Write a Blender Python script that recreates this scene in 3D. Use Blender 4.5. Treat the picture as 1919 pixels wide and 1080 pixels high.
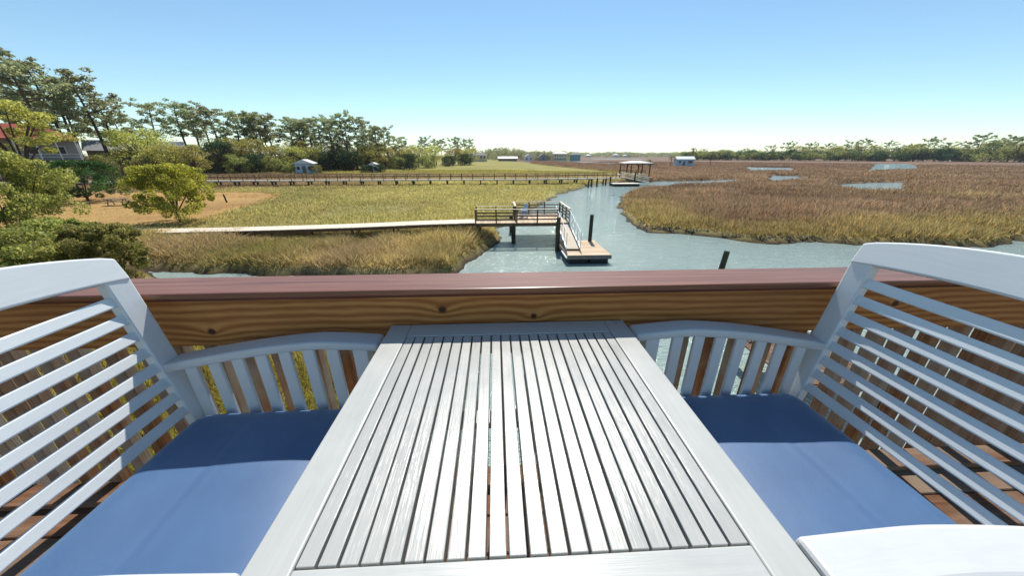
import bpy, bmesh, math, random
import numpy as np
from mathutils import Vector, Matrix, Euler

for o in list(bpy.data.objects): bpy.data.objects.remove(o)
scene = bpy.context.scene
COL = scene.collection
R = math.radians

# ------------------------------------------------------------------ camera
CAM_Z = 5.9
cd = bpy.data.cameras.new('camera'); cam = bpy.data.objects.new('camera', cd); COL.objects.link(cam)
cam.location = (0, 0, CAM_Z)
cam.rotation_euler = (R(90 - 21.85), 0, R(-2.8))
cd.sensor_fit = 'HORIZONTAL'; cd.sensor_width = 36; cd.lens = 36 * 621 / 1919
cd.clip_start = 0.02; cd.clip_end = 20000
scene.camera = cam

# ------------------------------------------------------------------ sky, sun, exposure
SUN_EL, SUN_AZ = R(52), R(6.5)          # azimuth clockwise from +Y
w = bpy.data.worlds.new('World'); scene.world = w; w.use_nodes = True
wn = w.node_tree; bg = wn.nodes['Background']
sky = wn.nodes.new('ShaderNodeTexSky'); sky.sky_type = 'NISHITA'; sky.sun_disc = False
sky.sun_elevation = SUN_EL; sky.sun_rotation = SUN_AZ
sky.air_density = 1.45; sky.dust_density = 0.2; sky.ozone_density = 4.0; sky.altitude = 3300
tint = wn.nodes.new('ShaderNodeMix'); tint.data_type = 'RGBA'; tint.blend_type = 'MULTIPLY'; tint.inputs[0].default_value = 1
tint.inputs[7].default_value = (1.0, 1.05, .94, 1)
wn.links.new(sky.outputs[0], tint.inputs[6]); wn.links.new(tint.outputs[2], bg.inputs[0]); bg.inputs[1].default_value = 0.11
sd = bpy.data.lights.new('sun', 'SUN'); sd.energy = 4.2; sd.angle = R(0.55); sd.color = (1.0, 0.955, 0.88)
sun = bpy.data.objects.new('sun', sd); COL.objects.link(sun); sun.location = (5, 30, 40)
sun.rotation_euler = Vector((math.sin(SUN_AZ)*math.cos(SUN_EL), math.cos(SUN_AZ)*math.cos(SUN_EL), math.sin(SUN_EL))).to_track_quat('Z', 'Y').to_euler()
vs = scene.view_settings
vs.view_transform = 'Standard'; vs.look = 'None'; vs.gamma = 1.0; vs.use_curve_mapping = False; vs.exposure = 0.42

HAZE = .00011
# ------------------------------------------------------------------ helpers
def sr(r, g, b):
    f = lambda c: (c/255/12.92) if c/255 <= .04045 else ((c/255+.055)/1.055)**2.4
    return (f(r), f(g), f(b), 1)
def tag(o, label=None, cat=None, group=None, kind=None):
    if label: o['label'] = label
    if cat: o['category'] = cat
    if group: o['group'] = group
    if kind: o['kind'] = kind
    return o
def empty(name, loc=(0,0,0), rz=0):
    o = bpy.data.objects.new(name, None); COL.objects.link(o)
    o.empty_display_size = .1; o.location = loc; o.rotation_euler = (0, 0, rz); return o
def obj(name, me, parent=None, loc=(0,0,0), rot=(0,0,0), mat=None):
    if mat is not None and not me.materials: me.materials.append(mat)
    o = bpy.data.objects.new(name, me); COL.objects.link(o)
    o.location = loc; o.rotation_euler = rot
    if parent: o.parent = parent
    return o
def bm_mesh(bm, name='m', smooth=False):
    me = bpy.data.meshes.new(name); bm.normal_update(); bm.to_mesh(me); bm.free()
    if smooth:
        for p in me.polygons: p.use_smooth = True
    return me
def box_bm(bm, c, s, rot=None):
    r = bmesh.ops.create_cube(bm, size=1)
    M = Matrix.Translation(c) @ (rot.to_matrix().to_4x4() if rot else Matrix.Identity(4)) @ Matrix.Diagonal((s[0], s[1], s[2], 1))
    bmesh.ops.transform(bm, matrix=M, verts=r['verts'])
def bar_bm(bm, a, b, wd, ht, up=Vector((0,0,1))):
    a, b = Vector(a), Vector(b); d = b - a; L = d.length; d.normalize()
    s = d.cross(up)
    if s.length < 1e-4: s = d.cross(Vector((0,1,0)))
    s.normalize(); u = s.cross(d)
    M = Matrix((( d.x*L, s.x*wd, u.x*ht, (a.x+b.x)/2), (d.y*L, s.y*wd, u.y*ht, (a.y+b.y)/2), (d.z*L, s.z*wd, u.z*ht, (a.z+b.z)/2), (0,0,0,1)))
    r = bmesh.ops.create_cube(bm, size=1)
    bmesh.ops.transform(bm, matrix=M, verts=r['verts'])
def tube_bm(bm, pts, rad, seg=8, cap=True):
    pts = [Vector(p) for p in pts]; rings = []
    for i, p in enumerate(pts):
        d = (pts[min(i+1, len(pts)-1)] - pts[max(i-1, 0)]).normalized()
        a = d.cross(Vector((0.13, 0.97, 0.2))); a.normalize(); b = d.cross(a)
        r = rad[i] if hasattr(rad, '__len__') else rad
        rings.append([bm.verts.new(p + (a*math.cos(t) + b*math.sin(t))*r) for t in [2*math.pi*k/seg for k in range(seg)]])
    for A, B in zip(rings, rings[1:]):
        for k in range(seg): bm.faces.new((A[k], A[(k+1) % seg], B[(k+1) % seg], B[k]))
    if cap:
        bm.faces.new(rings[0][::-1]); bm.faces.new(rings[-1])
_bx = {}
def box_mesh(sx, sy, sz, bev=0.0, seg=2, mat=None, key=''):
    k = (round(sx,4), round(sy,4), round(sz,4), bev, seg, mat.name if mat else '', key)
    if k in _bx: return _bx[k]
    bm = bmesh.new(); box_bm(bm, (0,0,0), (sx, sy, sz))
    if bev: bmesh.ops.bevel(bm, geom=bm.edges[:], offset=bev, segments=seg, affect='EDGES', profile=.5)
    me = bm_mesh(bm, 'box')
    if mat: me.materials.append(mat)
    _bx[k] = me; return me
def boxes(name, lst, mat, parent=None, **kw):
    bm = bmesh.new()
    for it in lst: box_bm(bm, *it)
    return obj(name, bm_mesh(bm, name), parent, mat=mat, **kw)
def prism(prof, axis, a, b, bev=0, seg=2):
    """extrude a closed 2-D profile along axis ('x': profile is y,z; 'y': profile is x,z)"""
    bm = bmesh.new()
    def P(p, t): return (t, p[0], p[1]) if axis == 'x' else (p[0], t, p[1])
    A = [bm.verts.new(P(p, a)) for p in prof]; B = [bm.verts.new(P(p, b)) for p in prof]
    bm.faces.new(A); bm.faces.new(B[::-1])
    n = len(prof)
    for i in range(n): bm.faces.new((A[i], B[i], B[(i+1) % n], A[(i+1) % n]))
    bmesh.ops.recalc_face_normals(bm, faces=bm.faces[:])
    if bev:
        e = [x for x in bm.edges if len(x.link_faces) == 2 and x.calc_face_angle(0) > .6]
        bmesh.ops.bevel(bm, geom=e, offset=bev, segments=seg, affect='EDGES', profile=.5)
    return bm_mesh(bm, 'prism')
def np_mesh(name, verts, nper, cols=None, smooth=False):
    """mesh of separate faces with nper verts each, verts (N*nper,3); cols (N*nper,3)"""
    n = len(verts); nf = n // nper
    me = bpy.data.meshes.new(name)
    me.vertices.add(n); me.vertices.foreach_set('co', np.asarray(verts, np.float32).ravel())
    me.loops.add(n); me.loops.foreach_set('vertex_index', np.arange(n, dtype=np.int32))
    me.polygons.add(nf); me.polygons.foreach_set('loop_start', np.arange(0, n, nper, dtype=np.int32))
    me.polygons.foreach_set('loop_total', np.full(nf, nper, np.int32))
    me.update(calc_edges=True)
    if cols is not None:
        a = me.attributes.new('col', 'FLOAT_COLOR', 'POINT')
        c = np.ones((n, 4), np.float32); c[:, :3] = cols; a.data.foreach_set('color', c.ravel())
    return me
def copy_tree(o, parent=None):
    c = o.copy(); COL.objects.link(c); c.parent = parent
    for ch in o.children: copy_tree(ch, c)
    return c
ORD = ['first','second','third','fourth','fifth','sixth','seventh','eighth','ninth','tenth','eleventh','twelfth','thirteenth','fourteenth','fifteenth','sixteenth','seventeenth','eighteenth','nineteenth','twentieth']
TENS = {2:'twenty',3:'thirty',4:'forty'}
def ordinal(n):
    if n < 20: return ORD[n]
    n += 1; t, u = divmod(n, 10)
    return {3:'thirtieth',4:'fortieth',5:'fiftieth'}[t] if u == 0 else TENS[t] + '-' + ORD[u-1]

# ------------------------------------------------------------------ materials
def new_mat(name):
    m = bpy.data.materials.new(name); m.use_nodes = True
    nt = m.node_tree; nt.nodes.clear()
    out = nt.nodes.new('ShaderNodeOutputMaterial')
    return m, nt, out
def N(nt, typ, props=None, **ins):
    n = nt.nodes.new('ShaderNode' + typ)
    for k, v in (props or {}).items(): setattr(n, k, v)
    for k, v in ins.items():
        key = int(k[1:]) if k[0] == 'i' and k[1:].isdigit() else k.replace('_', ' ')
        s = n.inputs[key]
        if isinstance(v, bpy.types.NodeSocket): nt.links.new(v, s)
        else: s.default_value = v
    return n
def math_(nt, op, a, b=None, c=None, clamp=False):
    n = nt.nodes.new('ShaderNodeMath'); n.operation = op; n.use_clamp = clamp
    for i, v in enumerate((a, b, c)):
        if v is None: continue
        if isinstance(v, bpy.types.NodeSocket): nt.links.new(v, n.inputs[i])
        else: n.inputs[i].default_value = v
    return n.outputs[0]
def ramp(nt, fac, stops):
    n = nt.nodes.new('ShaderNodeValToRGB'); nt.links.new(fac, n.inputs[0])
    e = n.color_ramp.elements
    while len(e) < len(stops): e.new(.5)
    for el, (p, c) in zip(e, stops): el.position = p; el.color = c if len(c) == 4 else (*c, 1)
    return n.outputs[0]
def mix(nt, fac, a, b, blend='MIX'):
    n = nt.nodes.new('ShaderNodeMix'); n.data_type = 'RGBA'; n.blend_type = blend
    for s, v in ((n.inputs[0], fac), (n.inputs[6], a), (n.inputs[7], b)):
        if isinstance(v, bpy.types.NodeSocket): nt.links.new(v, s)
        else: s.default_value = v
    return n.outputs[2]
def ocoord(nt, scale=(1,1,1), rnd=True):
    tc = N(nt, 'TexCoord').outputs['Object']
    if rnd:
        oi = N(nt, 'ObjectInfo').outputs['Random']
        off = N(nt, 'CombineXYZ', X=math_(nt, 'MULTIPLY', oi, 37.0), Y=math_(nt, 'MULTIPLY', oi, 91.0), Z=math_(nt, 'MULTIPLY', oi, 53.0)).outputs[0]
        tc = N(nt, 'VectorMath', {'operation': 'ADD'}, i0=tc, i1=off).outputs[0]
    return N(nt, 'VectorMath', {'operation': 'MULTIPLY'}, i0=tc, i1=scale).outputs[0]
def noise(nt, vec, scale=1.0, detail=4.0, rough=.55, dist=0.0):
    return N(nt, 'TexNoise', Vector=vec, Scale=scale, Detail=detail, Roughness=rough, Distortion=dist).outputs['Fac']
def bump(nt, h, strength=.2, dist=.01):
    return N(nt, 'Bump', Strength=strength, Distance=dist, Height=h).outputs[0]
def pbsdf(nt, out, **k):
    b = N(nt, 'BsdfPrincipled', **k); nt.links.new(b.outputs[0], out.inputs[0]); return b

def wood_mat(name, dark, mid, light, axis=0, grain=30.0, rough=.7, weather=None, spec=.3, bstr=.25, island=False):
    """plank wood, grain running along axis (0 x, 1 y, 2 z)"""
    m, nt, out = new_mat(name)
    along, across = 1.2, grain
    sc = [across]*3; sc[axis] = along
    v = ocoord(nt, tuple(sc))
    n1 = noise(nt, v, 1.0, 5, .6, 1.2)
    v2 = ocoord(nt, tuple(s*(7 if i != axis else 4) for i, s in enumerate(sc)))
    n2 = noise(nt, v2, 1.0, 3, .6)
    c = ramp(nt, n1, [(.28, dark), (.5, mid), (.72, light)])
    c = mix(nt, math_(nt, 'MULTIPLY', n2, .55), c, dark)
    if weather:
        nw = noise(nt, ocoord(nt, (3,3,3)), 1.0, 4, .6)
        c = mix(nt, ramp(nt, nw, [(.38, (0,0,0)), (.62, (1,1,1))]), c, weather)
    rnd = N(nt, 'ObjectInfo').outputs['Random']
    hs = N(nt, 'HueSaturation', Color=c, Value=math_(nt, 'MULTIPLY_ADD', rnd, .4, .8)).outputs[0]
    h = math_(nt, 'ADD', n1, math_(nt, 'MULTIPLY', n2, .6))
    pbsdf(nt, out, Base_Color=hs, Roughness=rough, Specular_IOR_Level=spec, Normal=bump(nt, h, bstr, .004))
    return m
def paint_mat(name, col, axis=0, rough=.42, worn=sr(120,95,75), wear=.0, bstr=.22, grain=60, var=.10):
    m, nt, out = new_mat(name)
    sc = [grain]*3; sc[axis] = 3.0
    n1 = noise(nt, ocoord(nt, tuple(sc)), 1.0, 4, .65, .6)
    n2 = noise(nt, ocoord(nt, (6,6,6)), 1.0, 4, .6)
    n3 = noise(nt, ocoord(nt, tuple(s*2.6 for s in sc)), 1.0, 3, .7)
    dk = (col[0]*(1-var*2), col[1]*(1-var*1.9), col[2]*(1-var*1.8), 1)
    c = mix(nt, ramp(nt, math_(nt, 'ADD', math_(nt, 'MULTIPLY', n1, .5), math_(nt, 'MULTIPLY', n2, .5)), [(.35, (1,1,1)), (.6, (0,0,0))]), col, dk)
    if wear:
        wv = math_(nt, 'MULTIPLY', n1, noise(nt, ocoord(nt, (2.2,2.2,2.2)), 1.0, 5, .7))
        c = mix(nt, ramp(nt, wv, [(.43-wear*.1, (0,0,0)), (.47-wear*.1, (.7,.7,.7))]), c, worn)
    rg = math_(nt, 'MULTIPLY_ADD', n2, .3, rough-.15)
    h = math_(nt, 'ADD', math_(nt, 'MULTIPLY', n1, .8), math_(nt, 'MULTIPLY', n3, .5))
    pbsdf(nt, out, Base_Color=c, Roughness=rg, Specular_IOR_Level=.5, Normal=bump(nt, h, bstr, .002))
    return m
def flat_mat(name, col, rough=.7, metal=0.0, var=.25, sc=4.0, bstr=.1, spec=.4):
    m, nt, out = new_mat(name)
    n1 = noise(nt, ocoord(nt, (sc,)*3), 1.0, 5, .6)
    dk = (col[0]*(1-var), col[1]*(1-var), col[2]*(1-var), 1)
    c = mix(nt, ramp(nt, n1, [(.3, (0,0,0)), (.7, (1,1,1))]), dk, col)
    pbsdf(nt, out, Base_Color=c, Roughness=rough, Metallic=metal, Specular_IOR_Level=spec, Normal=bump(nt, n1, bstr, .01))
    return m
def leaf_mat(name, cols, trans=.45, rough=.6):
    m, nt, out = new_mat(name)
    g = N(nt, 'NewGeometry'); oi = N(nt, 'ObjectInfo').outputs['Random']
    big = noise(nt, N(nt, 'TexCoord').outputs['Object'], .9, 3, .6)
    f = math_(nt, 'ADD', math_(nt, 'MULTIPLY', g.outputs['Random Per Island'], .55), math_(nt, 'MULTIPLY_ADD', big, 1.0, -.28), clamp=True)
    c = ramp(nt, f, [(.05 + .9*i/(len(cols)-1), k) for i, k in enumerate(cols)])
    c = N(nt, 'HueSaturation', Color=c, Value=math_(nt, 'MULTIPLY_ADD', oi, .5, .78), Hue=math_(nt, 'MULTIPLY_ADD', oi, .05, .475)).outputs[0]
    d = N(nt, 'BsdfPrincipled', Base_Color=c, Roughness=rough, Specular_IOR_Level=.35)
    t = N(nt, 'BsdfTranslucent', Color=N(nt, 'HueSaturation', Color=c, Value=1.25, Saturation=1.1).outputs[0])
    mx = N(nt, 'MixShader', i0=trans, i1=d.outputs[0], i2=t.outputs[0]); nt.links.new(mx.outputs[0], out.inputs[0])
    return m

M = {}
M['white'] = paint_mat('white_paint_wood', sr(186,187,182), 0, .36, wear=0, var=.05)
M['white_y'] = paint_mat('white_paint_wood_lengthwise', sr(180,179,173), 1, .27, worn=sr(150,125,105), wear=.3, bstr=.4, grain=120, var=.05)
M['white_z'] = paint_mat('white_paint_wood_upright', sr(206,209,208), 2, .42, var=.05)
M['chair_y'] = paint_mat('white_paint_chair', sr(222,226,226), 1, .42, var=.03, bstr=.15)
M['chair_z'] = paint_mat('white_paint_chair_upright', sr(222,226,226), 2, .42, var=.03, bstr=.15)
M['frame'] = paint_mat('white_paint_table_frame', sr(186,186,180), 1, .32, worn=sr(170,150,130), wear=.1, bstr=.25, grain=70, var=.05)
M['arm'] = paint_mat('white_paint_arm', sr(206,208,206), 0, .38, var=.04, bstr=.12)
M['cap'] = wood_mat('composite_rail_cap', sr(108,62,38), sr(144,90,62), sr(172,120,88), 0, 45, .34, spec=.5, bstr=.12)
M['captrim'] = wood_mat('composite_trim', sr(70,34,26), sr(98,52,42), sr(120,70,58), 0, 60, .5, bstr=.1)
M['picket'] = wood_mat('weathered_picket', sr(92,54,30), sr(152,98,56), sr(188,146,106), 2, 42, .85, weather=sr(158,140,122), bstr=.5)
M['deck'] = wood_mat('deck_board', sr(78,50,32), sr(112,78,54), sr(144,108,80), 0, 30, .85, weather=sr(122,104,88), bstr=.4)
M['dock'] = wood_mat('bleached_dock_board', sr(200,182,158), sr(228,214,194), sr(242,232,216), 0, 18, .85, bstr=.3)
M['docky'] = wood_mat('bleached_dock_plank', sr(186,156,126), sr(218,194,164), sr(232,212,186), 0, 18, .85, bstr=.3)
M['dockrail'] = wood_mat('dark_dock_rail', sr(72,56,44), sr(112,90,70), sr(148,124,100), 0, 14, .85, bstr=.3)
M['piling'] = wood_mat('wet_piling', sr(34,36,26), sr(62,60,44), sr(92,86,64), 2, 16, .8, bstr=.4)
M['greywood'] = wood_mat('grey_weathered_wood', sr(92,84,76), sr(134,126,116), sr(168,160,150), 0, 16, .9, bstr=.3)
M['alu'] = flat_mat('aluminium', sr(214,216,218), .45, .6, .12, 3)
M['skirt'] = flat_mat('grey_float_skirt', sr(120,112,108), .7, 0, .25, 3)
M['black'] = flat_mat('black_plastic_float', sr(24,25,27), .5, 0, .3, 4)
M['bark'] = wood_mat('pine_bark', sr(44,34,28), sr(82,64,52), sr(118,98,82), 2, 5, .95, bstr=.6)
M['roofwhite'] = flat_mat('white_metal_roof', sr(224,224,220), .5, 0, .12, .5)
M['roofgrey'] = flat_mat('grey_shingle_roof', sr(142,142,144), .85, 0, .3, 1.5)
M['roofred'] = flat_mat('red_brown_roof', sr(160,74,52), .7, 0, .35, 1.0)
M['wallgrey'] = flat_mat('grey_siding', sr(150,148,150), .8, 0, .2, 1.0)
M['wallblue'] = flat_mat('pale_blue_siding', sr(172,200,222), .7, 0, .12, 1.0)
M['wallwhite'] = flat_mat('white_siding', sr(222,222,218), .7, 0, .1, 1.0)
M['wallcream'] = flat_mat('cream_siding', sr(214,196,160), .7, 0, .12, 1.0)
M['wallteal'] = flat_mat('teal_siding', sr(96,150,158), .7, 0, .12, 1.0)
M['wallbrown'] = flat_mat('brown_siding', sr(128,110,98), .8, 0, .2, 1.0)
M['glass'] = flat_mat('dark_window_glass', sr(34,42,52), .12, 0, .3, 2, 0.0, .6)
M['bluechair'] = flat_mat('light_blue_plastic', sr(168,200,226), .5, 0, .15, 3)
M['egret'] = flat_mat('white_foam_buoy', sr(238,238,234), .6, 0, .1, 5)

M['pine1'] = leaf_mat('pine_needles', [sr(84,92,62), sr(126,134,94), sr(164,168,126), sr(198,198,160)], .62)
M['oak'] = leaf_mat('oak_leaves', [sr(86,86,46), sr(140,138,72), sr(184,176,100), sr(216,204,136)], .58)
M['dark'] = leaf_mat('dark_evergreen_leaves', [sr(28,40,28), sr(46,64,40), sr(70,90,54), sr(96,114,70)], .45)
M['shrub'] = leaf_mat('shrub_leaves', [sr(72,78,46), sr(118,122,70), sr(158,154,94), sr(190,178,124)], .58)
M['juniper'] = leaf_mat('juniper_foliage', [sr(78,78,32), sr(132,130,56), sr(180,170,84), sr(214,200,124)], .55)
M['bush'] = leaf_mat('glossy_bush_leaves', [sr(80,88,46), sr(132,138,74), sr(178,176,104), sr(214,206,146)], .58, .4)
M['palm'] = leaf_mat('palm_fronds', [sr(60,64,30), sr(96,98,48), sr(140,136,78)], .35)

# knotty pine beam under the cap
def beam_mat():
    m, nt, out = new_mat('knotty_pine_beam')
    tc = N(nt, 'TexCoord').outputs['Object']
    sep = N(nt, 'SeparateXYZ', Vector=tc)
    x, z = sep.outputs[0], sep.outputs[2]
    warp = noise(nt, N(nt, 'VectorMath', {'operation': 'MULTIPLY'}, i0=tc, i1=(1.1, 1, 5.0)).outputs[0], 1.0, 3, .5)
    warp2 = noise(nt, N(nt, 'VectorMath', {'operation': 'MULTIPLY'}, i0=tc, i1=(5.0, 1, 30.0)).outputs[0], 1.0, 3, .6)
    ph = math_(nt, 'MULTIPLY_ADD', warp, 9.0, math_(nt, 'MULTIPLY', z, 230.0))
    ph = math_(nt, 'MULTIPLY_ADD', warp2, 4.0, ph)
    core = None
    for kx, kz, s, sg in ((-1.03, -.034, .030, 1), (-.20, .034, .032, 1), (.135, .0, .026, 1), (-.60, -.06, .018, -1), (1.55, .02, .03, 1), (-2.0, .03, .03, 1)):
        dx = math_(nt, 'MULTIPLY', math_(nt, 'ADD', x, -kx), .55); dz = math_(nt, 'ADD', z, -kz)
        d = math_(nt, 'SQRT', math_(nt, 'ADD', math_(nt, 'MULTIPLY', dx, dx), math_(nt, 'MULTIPLY', dz, dz)))
        fall = math_(nt, 'POWER', 2.718, math_(nt, 'MULTIPLY', d, -1/(s*.9)))
        ph = math_(nt, 'MULTIPLY_ADD', fall, 10.0*sg, ph)
        dx2 = math_(nt, 'MULTIPLY', dx, 1.6)
        d2 = math_(nt, 'SQRT', math_(nt, 'ADD', math_(nt, 'MULTIPLY', dx2, dx2), math_(nt, 'MULTIPLY', dz, dz)))
        k = N(nt, 'MapRange', {'interpolation_type': 'SMOOTHSTEP'}, Value=d2, From_Min=s*.62, From_Max=s*.22, To_Min=0., To_Max=1.).outputs[0]
        core = k if core is None else math_(nt, 'MAXIMUM', core, k)
    s = math_(nt, 'MULTIPLY_ADD', math_(nt, 'SINE', ph), .5, .5)
    fine = noise(nt, N(nt, 'VectorMath', {'operation': 'MULTIPLY'}, i0=tc, i1=(7, 1, 320)).outputs[0], 1.0, 3, .6)
    f = math_(nt, 'ADD', math_(nt, 'MULTIPLY', s, .42), math_(nt, 'MULTIPLY', fine, .58))
    c = ramp(nt, f, [(.12, sr(112,64,28)), (.4, sr(168,106,50)), (.62, sr(190,130,68)), (.9, sr(212,158,98))])
    big = noise(nt, N(nt, 'VectorMath', {'operation': 'MULTIPLY'}, i0=tc, i1=(1.6, 1, 3)).outputs[0], 1.0, 4, .6)
    c = mix(nt, ramp(nt, big, [(.35, (0,0,0)), (.7, (.5,.5,.5))]), c, sr(146,88,46))
    c = mix(nt, core, c, sr(70,36,20))
    pbsdf(nt, out, Base_Color=c, Roughness=.6, Specular_IOR_Level=.35, Normal=bump(nt, math_(nt, 'ADD', f, math_(nt, 'MULTIPLY', core, -.8)), .25, .003))
    return m
M['beam'] = beam_mat()

def cushion_mat():
    m, nt, out = new_mat('navy_cushion_fabric')
    tc = N(nt, 'TexCoord').outputs['Object']
    wv = N(nt, 'TexWave', {'wave_type': 'BANDS', 'bands_direction': 'X'}, Vector=tc, Scale=260.0, Distortion=.6, Detail=1.0).outputs['Fac']
    wv2 = N(nt, 'TexWave', {'wave_type': 'BANDS', 'bands_direction': 'Y'}, Vector=tc, Scale=260.0, Distortion=.6, Detail=1.0).outputs['Fac']
    n1 = noise(nt, N(nt, 'VectorMath', {'operation': 'MULTIPLY'}, i0=tc, i1=(6, 6, 6)).outputs[0], 1.0, 5, .6)
    c = mix(nt, ramp(nt, n1, [(.3, (0,0,0)), (.75, (1,1,1))]), sr(32,78,126), sr(46,92,140))
    crease = noise(nt, N(nt, 'VectorMath', {'operation': 'MULTIPLY'}, i0=tc, i1=(9, 3, 3)).outputs[0], 1.0, 3, .5)
    h = math_(nt, 'ADD', math_(nt, 'MULTIPLY', math_(nt, 'ADD', wv, wv2), .05), crease)
    b = pbsdf(nt, out, Base_Color=c, Roughness=.52, Specular_IOR_Level=.8, IOR=1.6, Normal=bump(nt, h, .3, .005))
    b.inputs['Sheen Weight'].default_value = .5; b.inputs['Sheen Roughness'].default_value = .45
    b.inputs['Sheen Tint'].default_value = (.6, .82, 1, 1)
    return m
M['cushion'] = cushion_mat()

def water_mat():
    m, nt, out = new_mat('creek_water')
    p = N(nt, 'NewGeometry').outputs['Position']
    n1 = noise(nt, N(nt, 'VectorMath', {'operation': 'MULTIPLY'}, i0=p, i1=(.9, 1.8, 1)).outputs[0], 1.0, 5, .62, .5)
    n2 = noise(nt, N(nt, 'VectorMath', {'operation': 'MULTIPLY'}, i0=p, i1=(4.5, 8.0, 1)).outputs[0], 1.0, 3, .6, .6)
    h = math_(nt, 'ADD', math_(nt, 'MULTIPLY', n1, .7), math_(nt, 'MULTIPLY', n2, .3))
    big = noise(nt, N(nt, 'VectorMath', {'operation': 'MULTIPLY'}, i0=p, i1=(.06, .05, 1)).outputs[0], 1.0, 4, .6)
    c = ramp(nt, big, [(.3, sr(142,160,154)), (.7, sr(158,174,166))])
    pbsdf(nt, out, Base_Color=c, Roughness=.06, IOR=1.33, Specular_IOR_Level=.5, Normal=bump(nt, h, 1.0, .24))
    return m
M['water'] = water_mat()

def vcol_mat(name, rough=.9, trans=0.0, detail=True):
    m, nt, out = new_mat(name)
    c = N(nt, 'Attribute', {'attribute_name': 'col'}).outputs['Color']
    nrm = None
    if detail:
        p = N(nt, 'NewGeometry').outputs['Position']
        n1 = noise(nt, p, 2.2, 6, .7); n2 = noise(nt, p, .11, 5, .65)
        n3 = noise(nt, N(nt, 'VectorMath', {'operation': 'MULTIPLY'}, i0=p, i1=(.02, .05, 1)).outputs[0], 1.0, 5, .65)
        v = math_(nt, 'ADD', math_(nt, 'MULTIPLY_ADD', n1, .7, .3), math_(nt, 'ADD', math_(nt, 'MULTIPLY_ADD', n2, .6, -.3), math_(nt, 'MULTIPLY_ADD', n3, .6, -.3)))
        c = N(nt, 'HueSaturation', Color=c, Value=v, Hue=math_(nt, 'MULTIPLY_ADD', n2, .06, .47)).outputs[0]
        d = N(nt, 'BsdfPrincipled', Base_Color=c, Roughness=rough, Specular_IOR_Level=.15, Normal=bump(nt, n1, .6, .12))
    else:
        d = N(nt, 'BsdfPrincipled', Base_Color=c, Roughness=rough, Specular_IOR_Level=.2)
    if trans:
        t = N(nt, 'BsdfTranslucent', Color=c)
        mx = N(nt, 'MixShader', i0=trans, i1=d.outputs[0], i2=t.outputs[0]); nt.links.new(mx.outputs[0], out.inputs[0])
    else: nt.links.new(d.outputs[0], out.inputs[0])
    return m
M['ground'] = vcol_mat('marsh_ground')
M['grass'] = vcol_mat('marsh_grass', .7, .45, False)

# ------------------------------------------------------------------ ground and water
rng = np.random.default_rng(7)
CREEK = np.array([(-2.3,17.0),(-1.9,18.9),(-.9,21.4),(.2,23.6),(.0,27.2),(1.0,30.6),(3.3,36.5),(6.4,44.1),(9.9,53.9),(14.6,62.4),(21,74),(25.9,78.2),(36.5,81.4),(52,84.5),(62,88),
    (61,80),(46,70),(36,66.5),(27.4,62.5),(20,52.8),(15.3,41.2),(13,32.8),(12.3,28.3),(12.5,26.4),(14.4,26.1),(16.9,24.4),(18,23.5),(19.4,22.3),(22.1,22.8),(25.6,21.6),(30.4,21),(32.8,20.6),(38.3,21.7),(60,22),(130,12),
    (130,-2),(40,.2),(6,.3),(2.5,1.2),(.5,3.5),(-2.5,7.5),(-6,9.6),(-11,12.5),(-16,15.6),(-23,20.4),(-20.7,19.5),(-18.7,18.4),(-14.4,17.3),(-9.3,16.8),(-5.5,16.4)])
POOLPTS = [[(135,186),(150,172),(111,124),(97,128)], [(86,105),(91,101),(74,77.5),(62,75)], [(70,71),(96,77),(63,50),(60,53)], [(287,253),(304,244),(185,144),(137,123)]]
POOLS = [CREEK,
    np.array(POOLPTS[0]), np.array(POOLPTS[1]), np.array(POOLPTS[2]), np.array(POOLPTS[3]),
    np.array([(60,450),(100,287),(80,225),(56,285)]), np.array([(150,560),(230,500),(260,640),(190,680)])]
def poly_sd(x, y, poly):
    px, py = poly[:,0], poly[:,1]; qx, qy = np.roll(px,-1), np.roll(py,-1)
    d = np.full(x.shape, 1e18); ins = np.zeros(x.shape, bool)
    for ax, ay, bx, by in zip(px, py, qx, qy):
        ex, ey = bx-ax, by-ay; L = ex*ex+ey*ey
        t = np.clip(((x-ax)*ex+(y-ay)*ey)/L, 0, 1)
        dd = (x-ax-t*ex)**2+(y-ay-t*ey)**2
        d = np.minimum(d, dd)
        c = ((ay > y) != (by > y))
        with np.errstate(divide='ignore', invalid='ignore'): xi = ax+(y-ay)*ex/(ey if ey != 0 else 1e-9)
        ins ^= c & (x < xi)
    d = np.sqrt(d); return np.where(ins, -d, d)
def vnoise(x, y, s, seed=0):
    r = np.random.default_rng(seed); T = r.random((256,256))
    X, Y = x/s+1000.37, y/s+1000.71; xi, yi = np.floor(X).astype(int), np.floor(Y).astype(int); fx, fy = X-xi, Y-yi
    fx, fy = fx*fx*(3-2*fx), fy*fy*(3-2*fy)
    g = lambda a, b: T[a % 256, b % 256]
    return (g(xi,yi)*(1-fx)+g(xi+1,yi)*fx)*(1-fy)+(g(xi,yi+1)*(1-fx)+g(xi+1,yi+1)*fx)*fy
def fnoise(x, y, s, seed=0):
    return .55*vnoise(x,y,s,seed)+.3*vnoise(x,y,s/2.3,seed+1)+.15*vnoise(x,y,s/5.1,seed+2)
def water_sd(x, y):
    d = np.full(x.shape, 1e9)
    for p in POOLS: d = np.minimum(d, poly_sd(x, y, p))
    r = np.hypot(x, y)
    return d + (fnoise(x, y, 2.2, 11)-.5)*np.minimum(1.9, .02*r+1.0) + (vnoise(x, y, 9, 21)-.5)*np.clip((r-45)*.03, 0, 2.5)
LAWN = np.array([(-34,26.8),(-30.5,29.4),(-26,28.6),(-28,40.6),(-33.4,54.3),(-45,56),(-57,55.5),(-66,52),(-70,40),(-50,20),(-36,20)])
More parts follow.
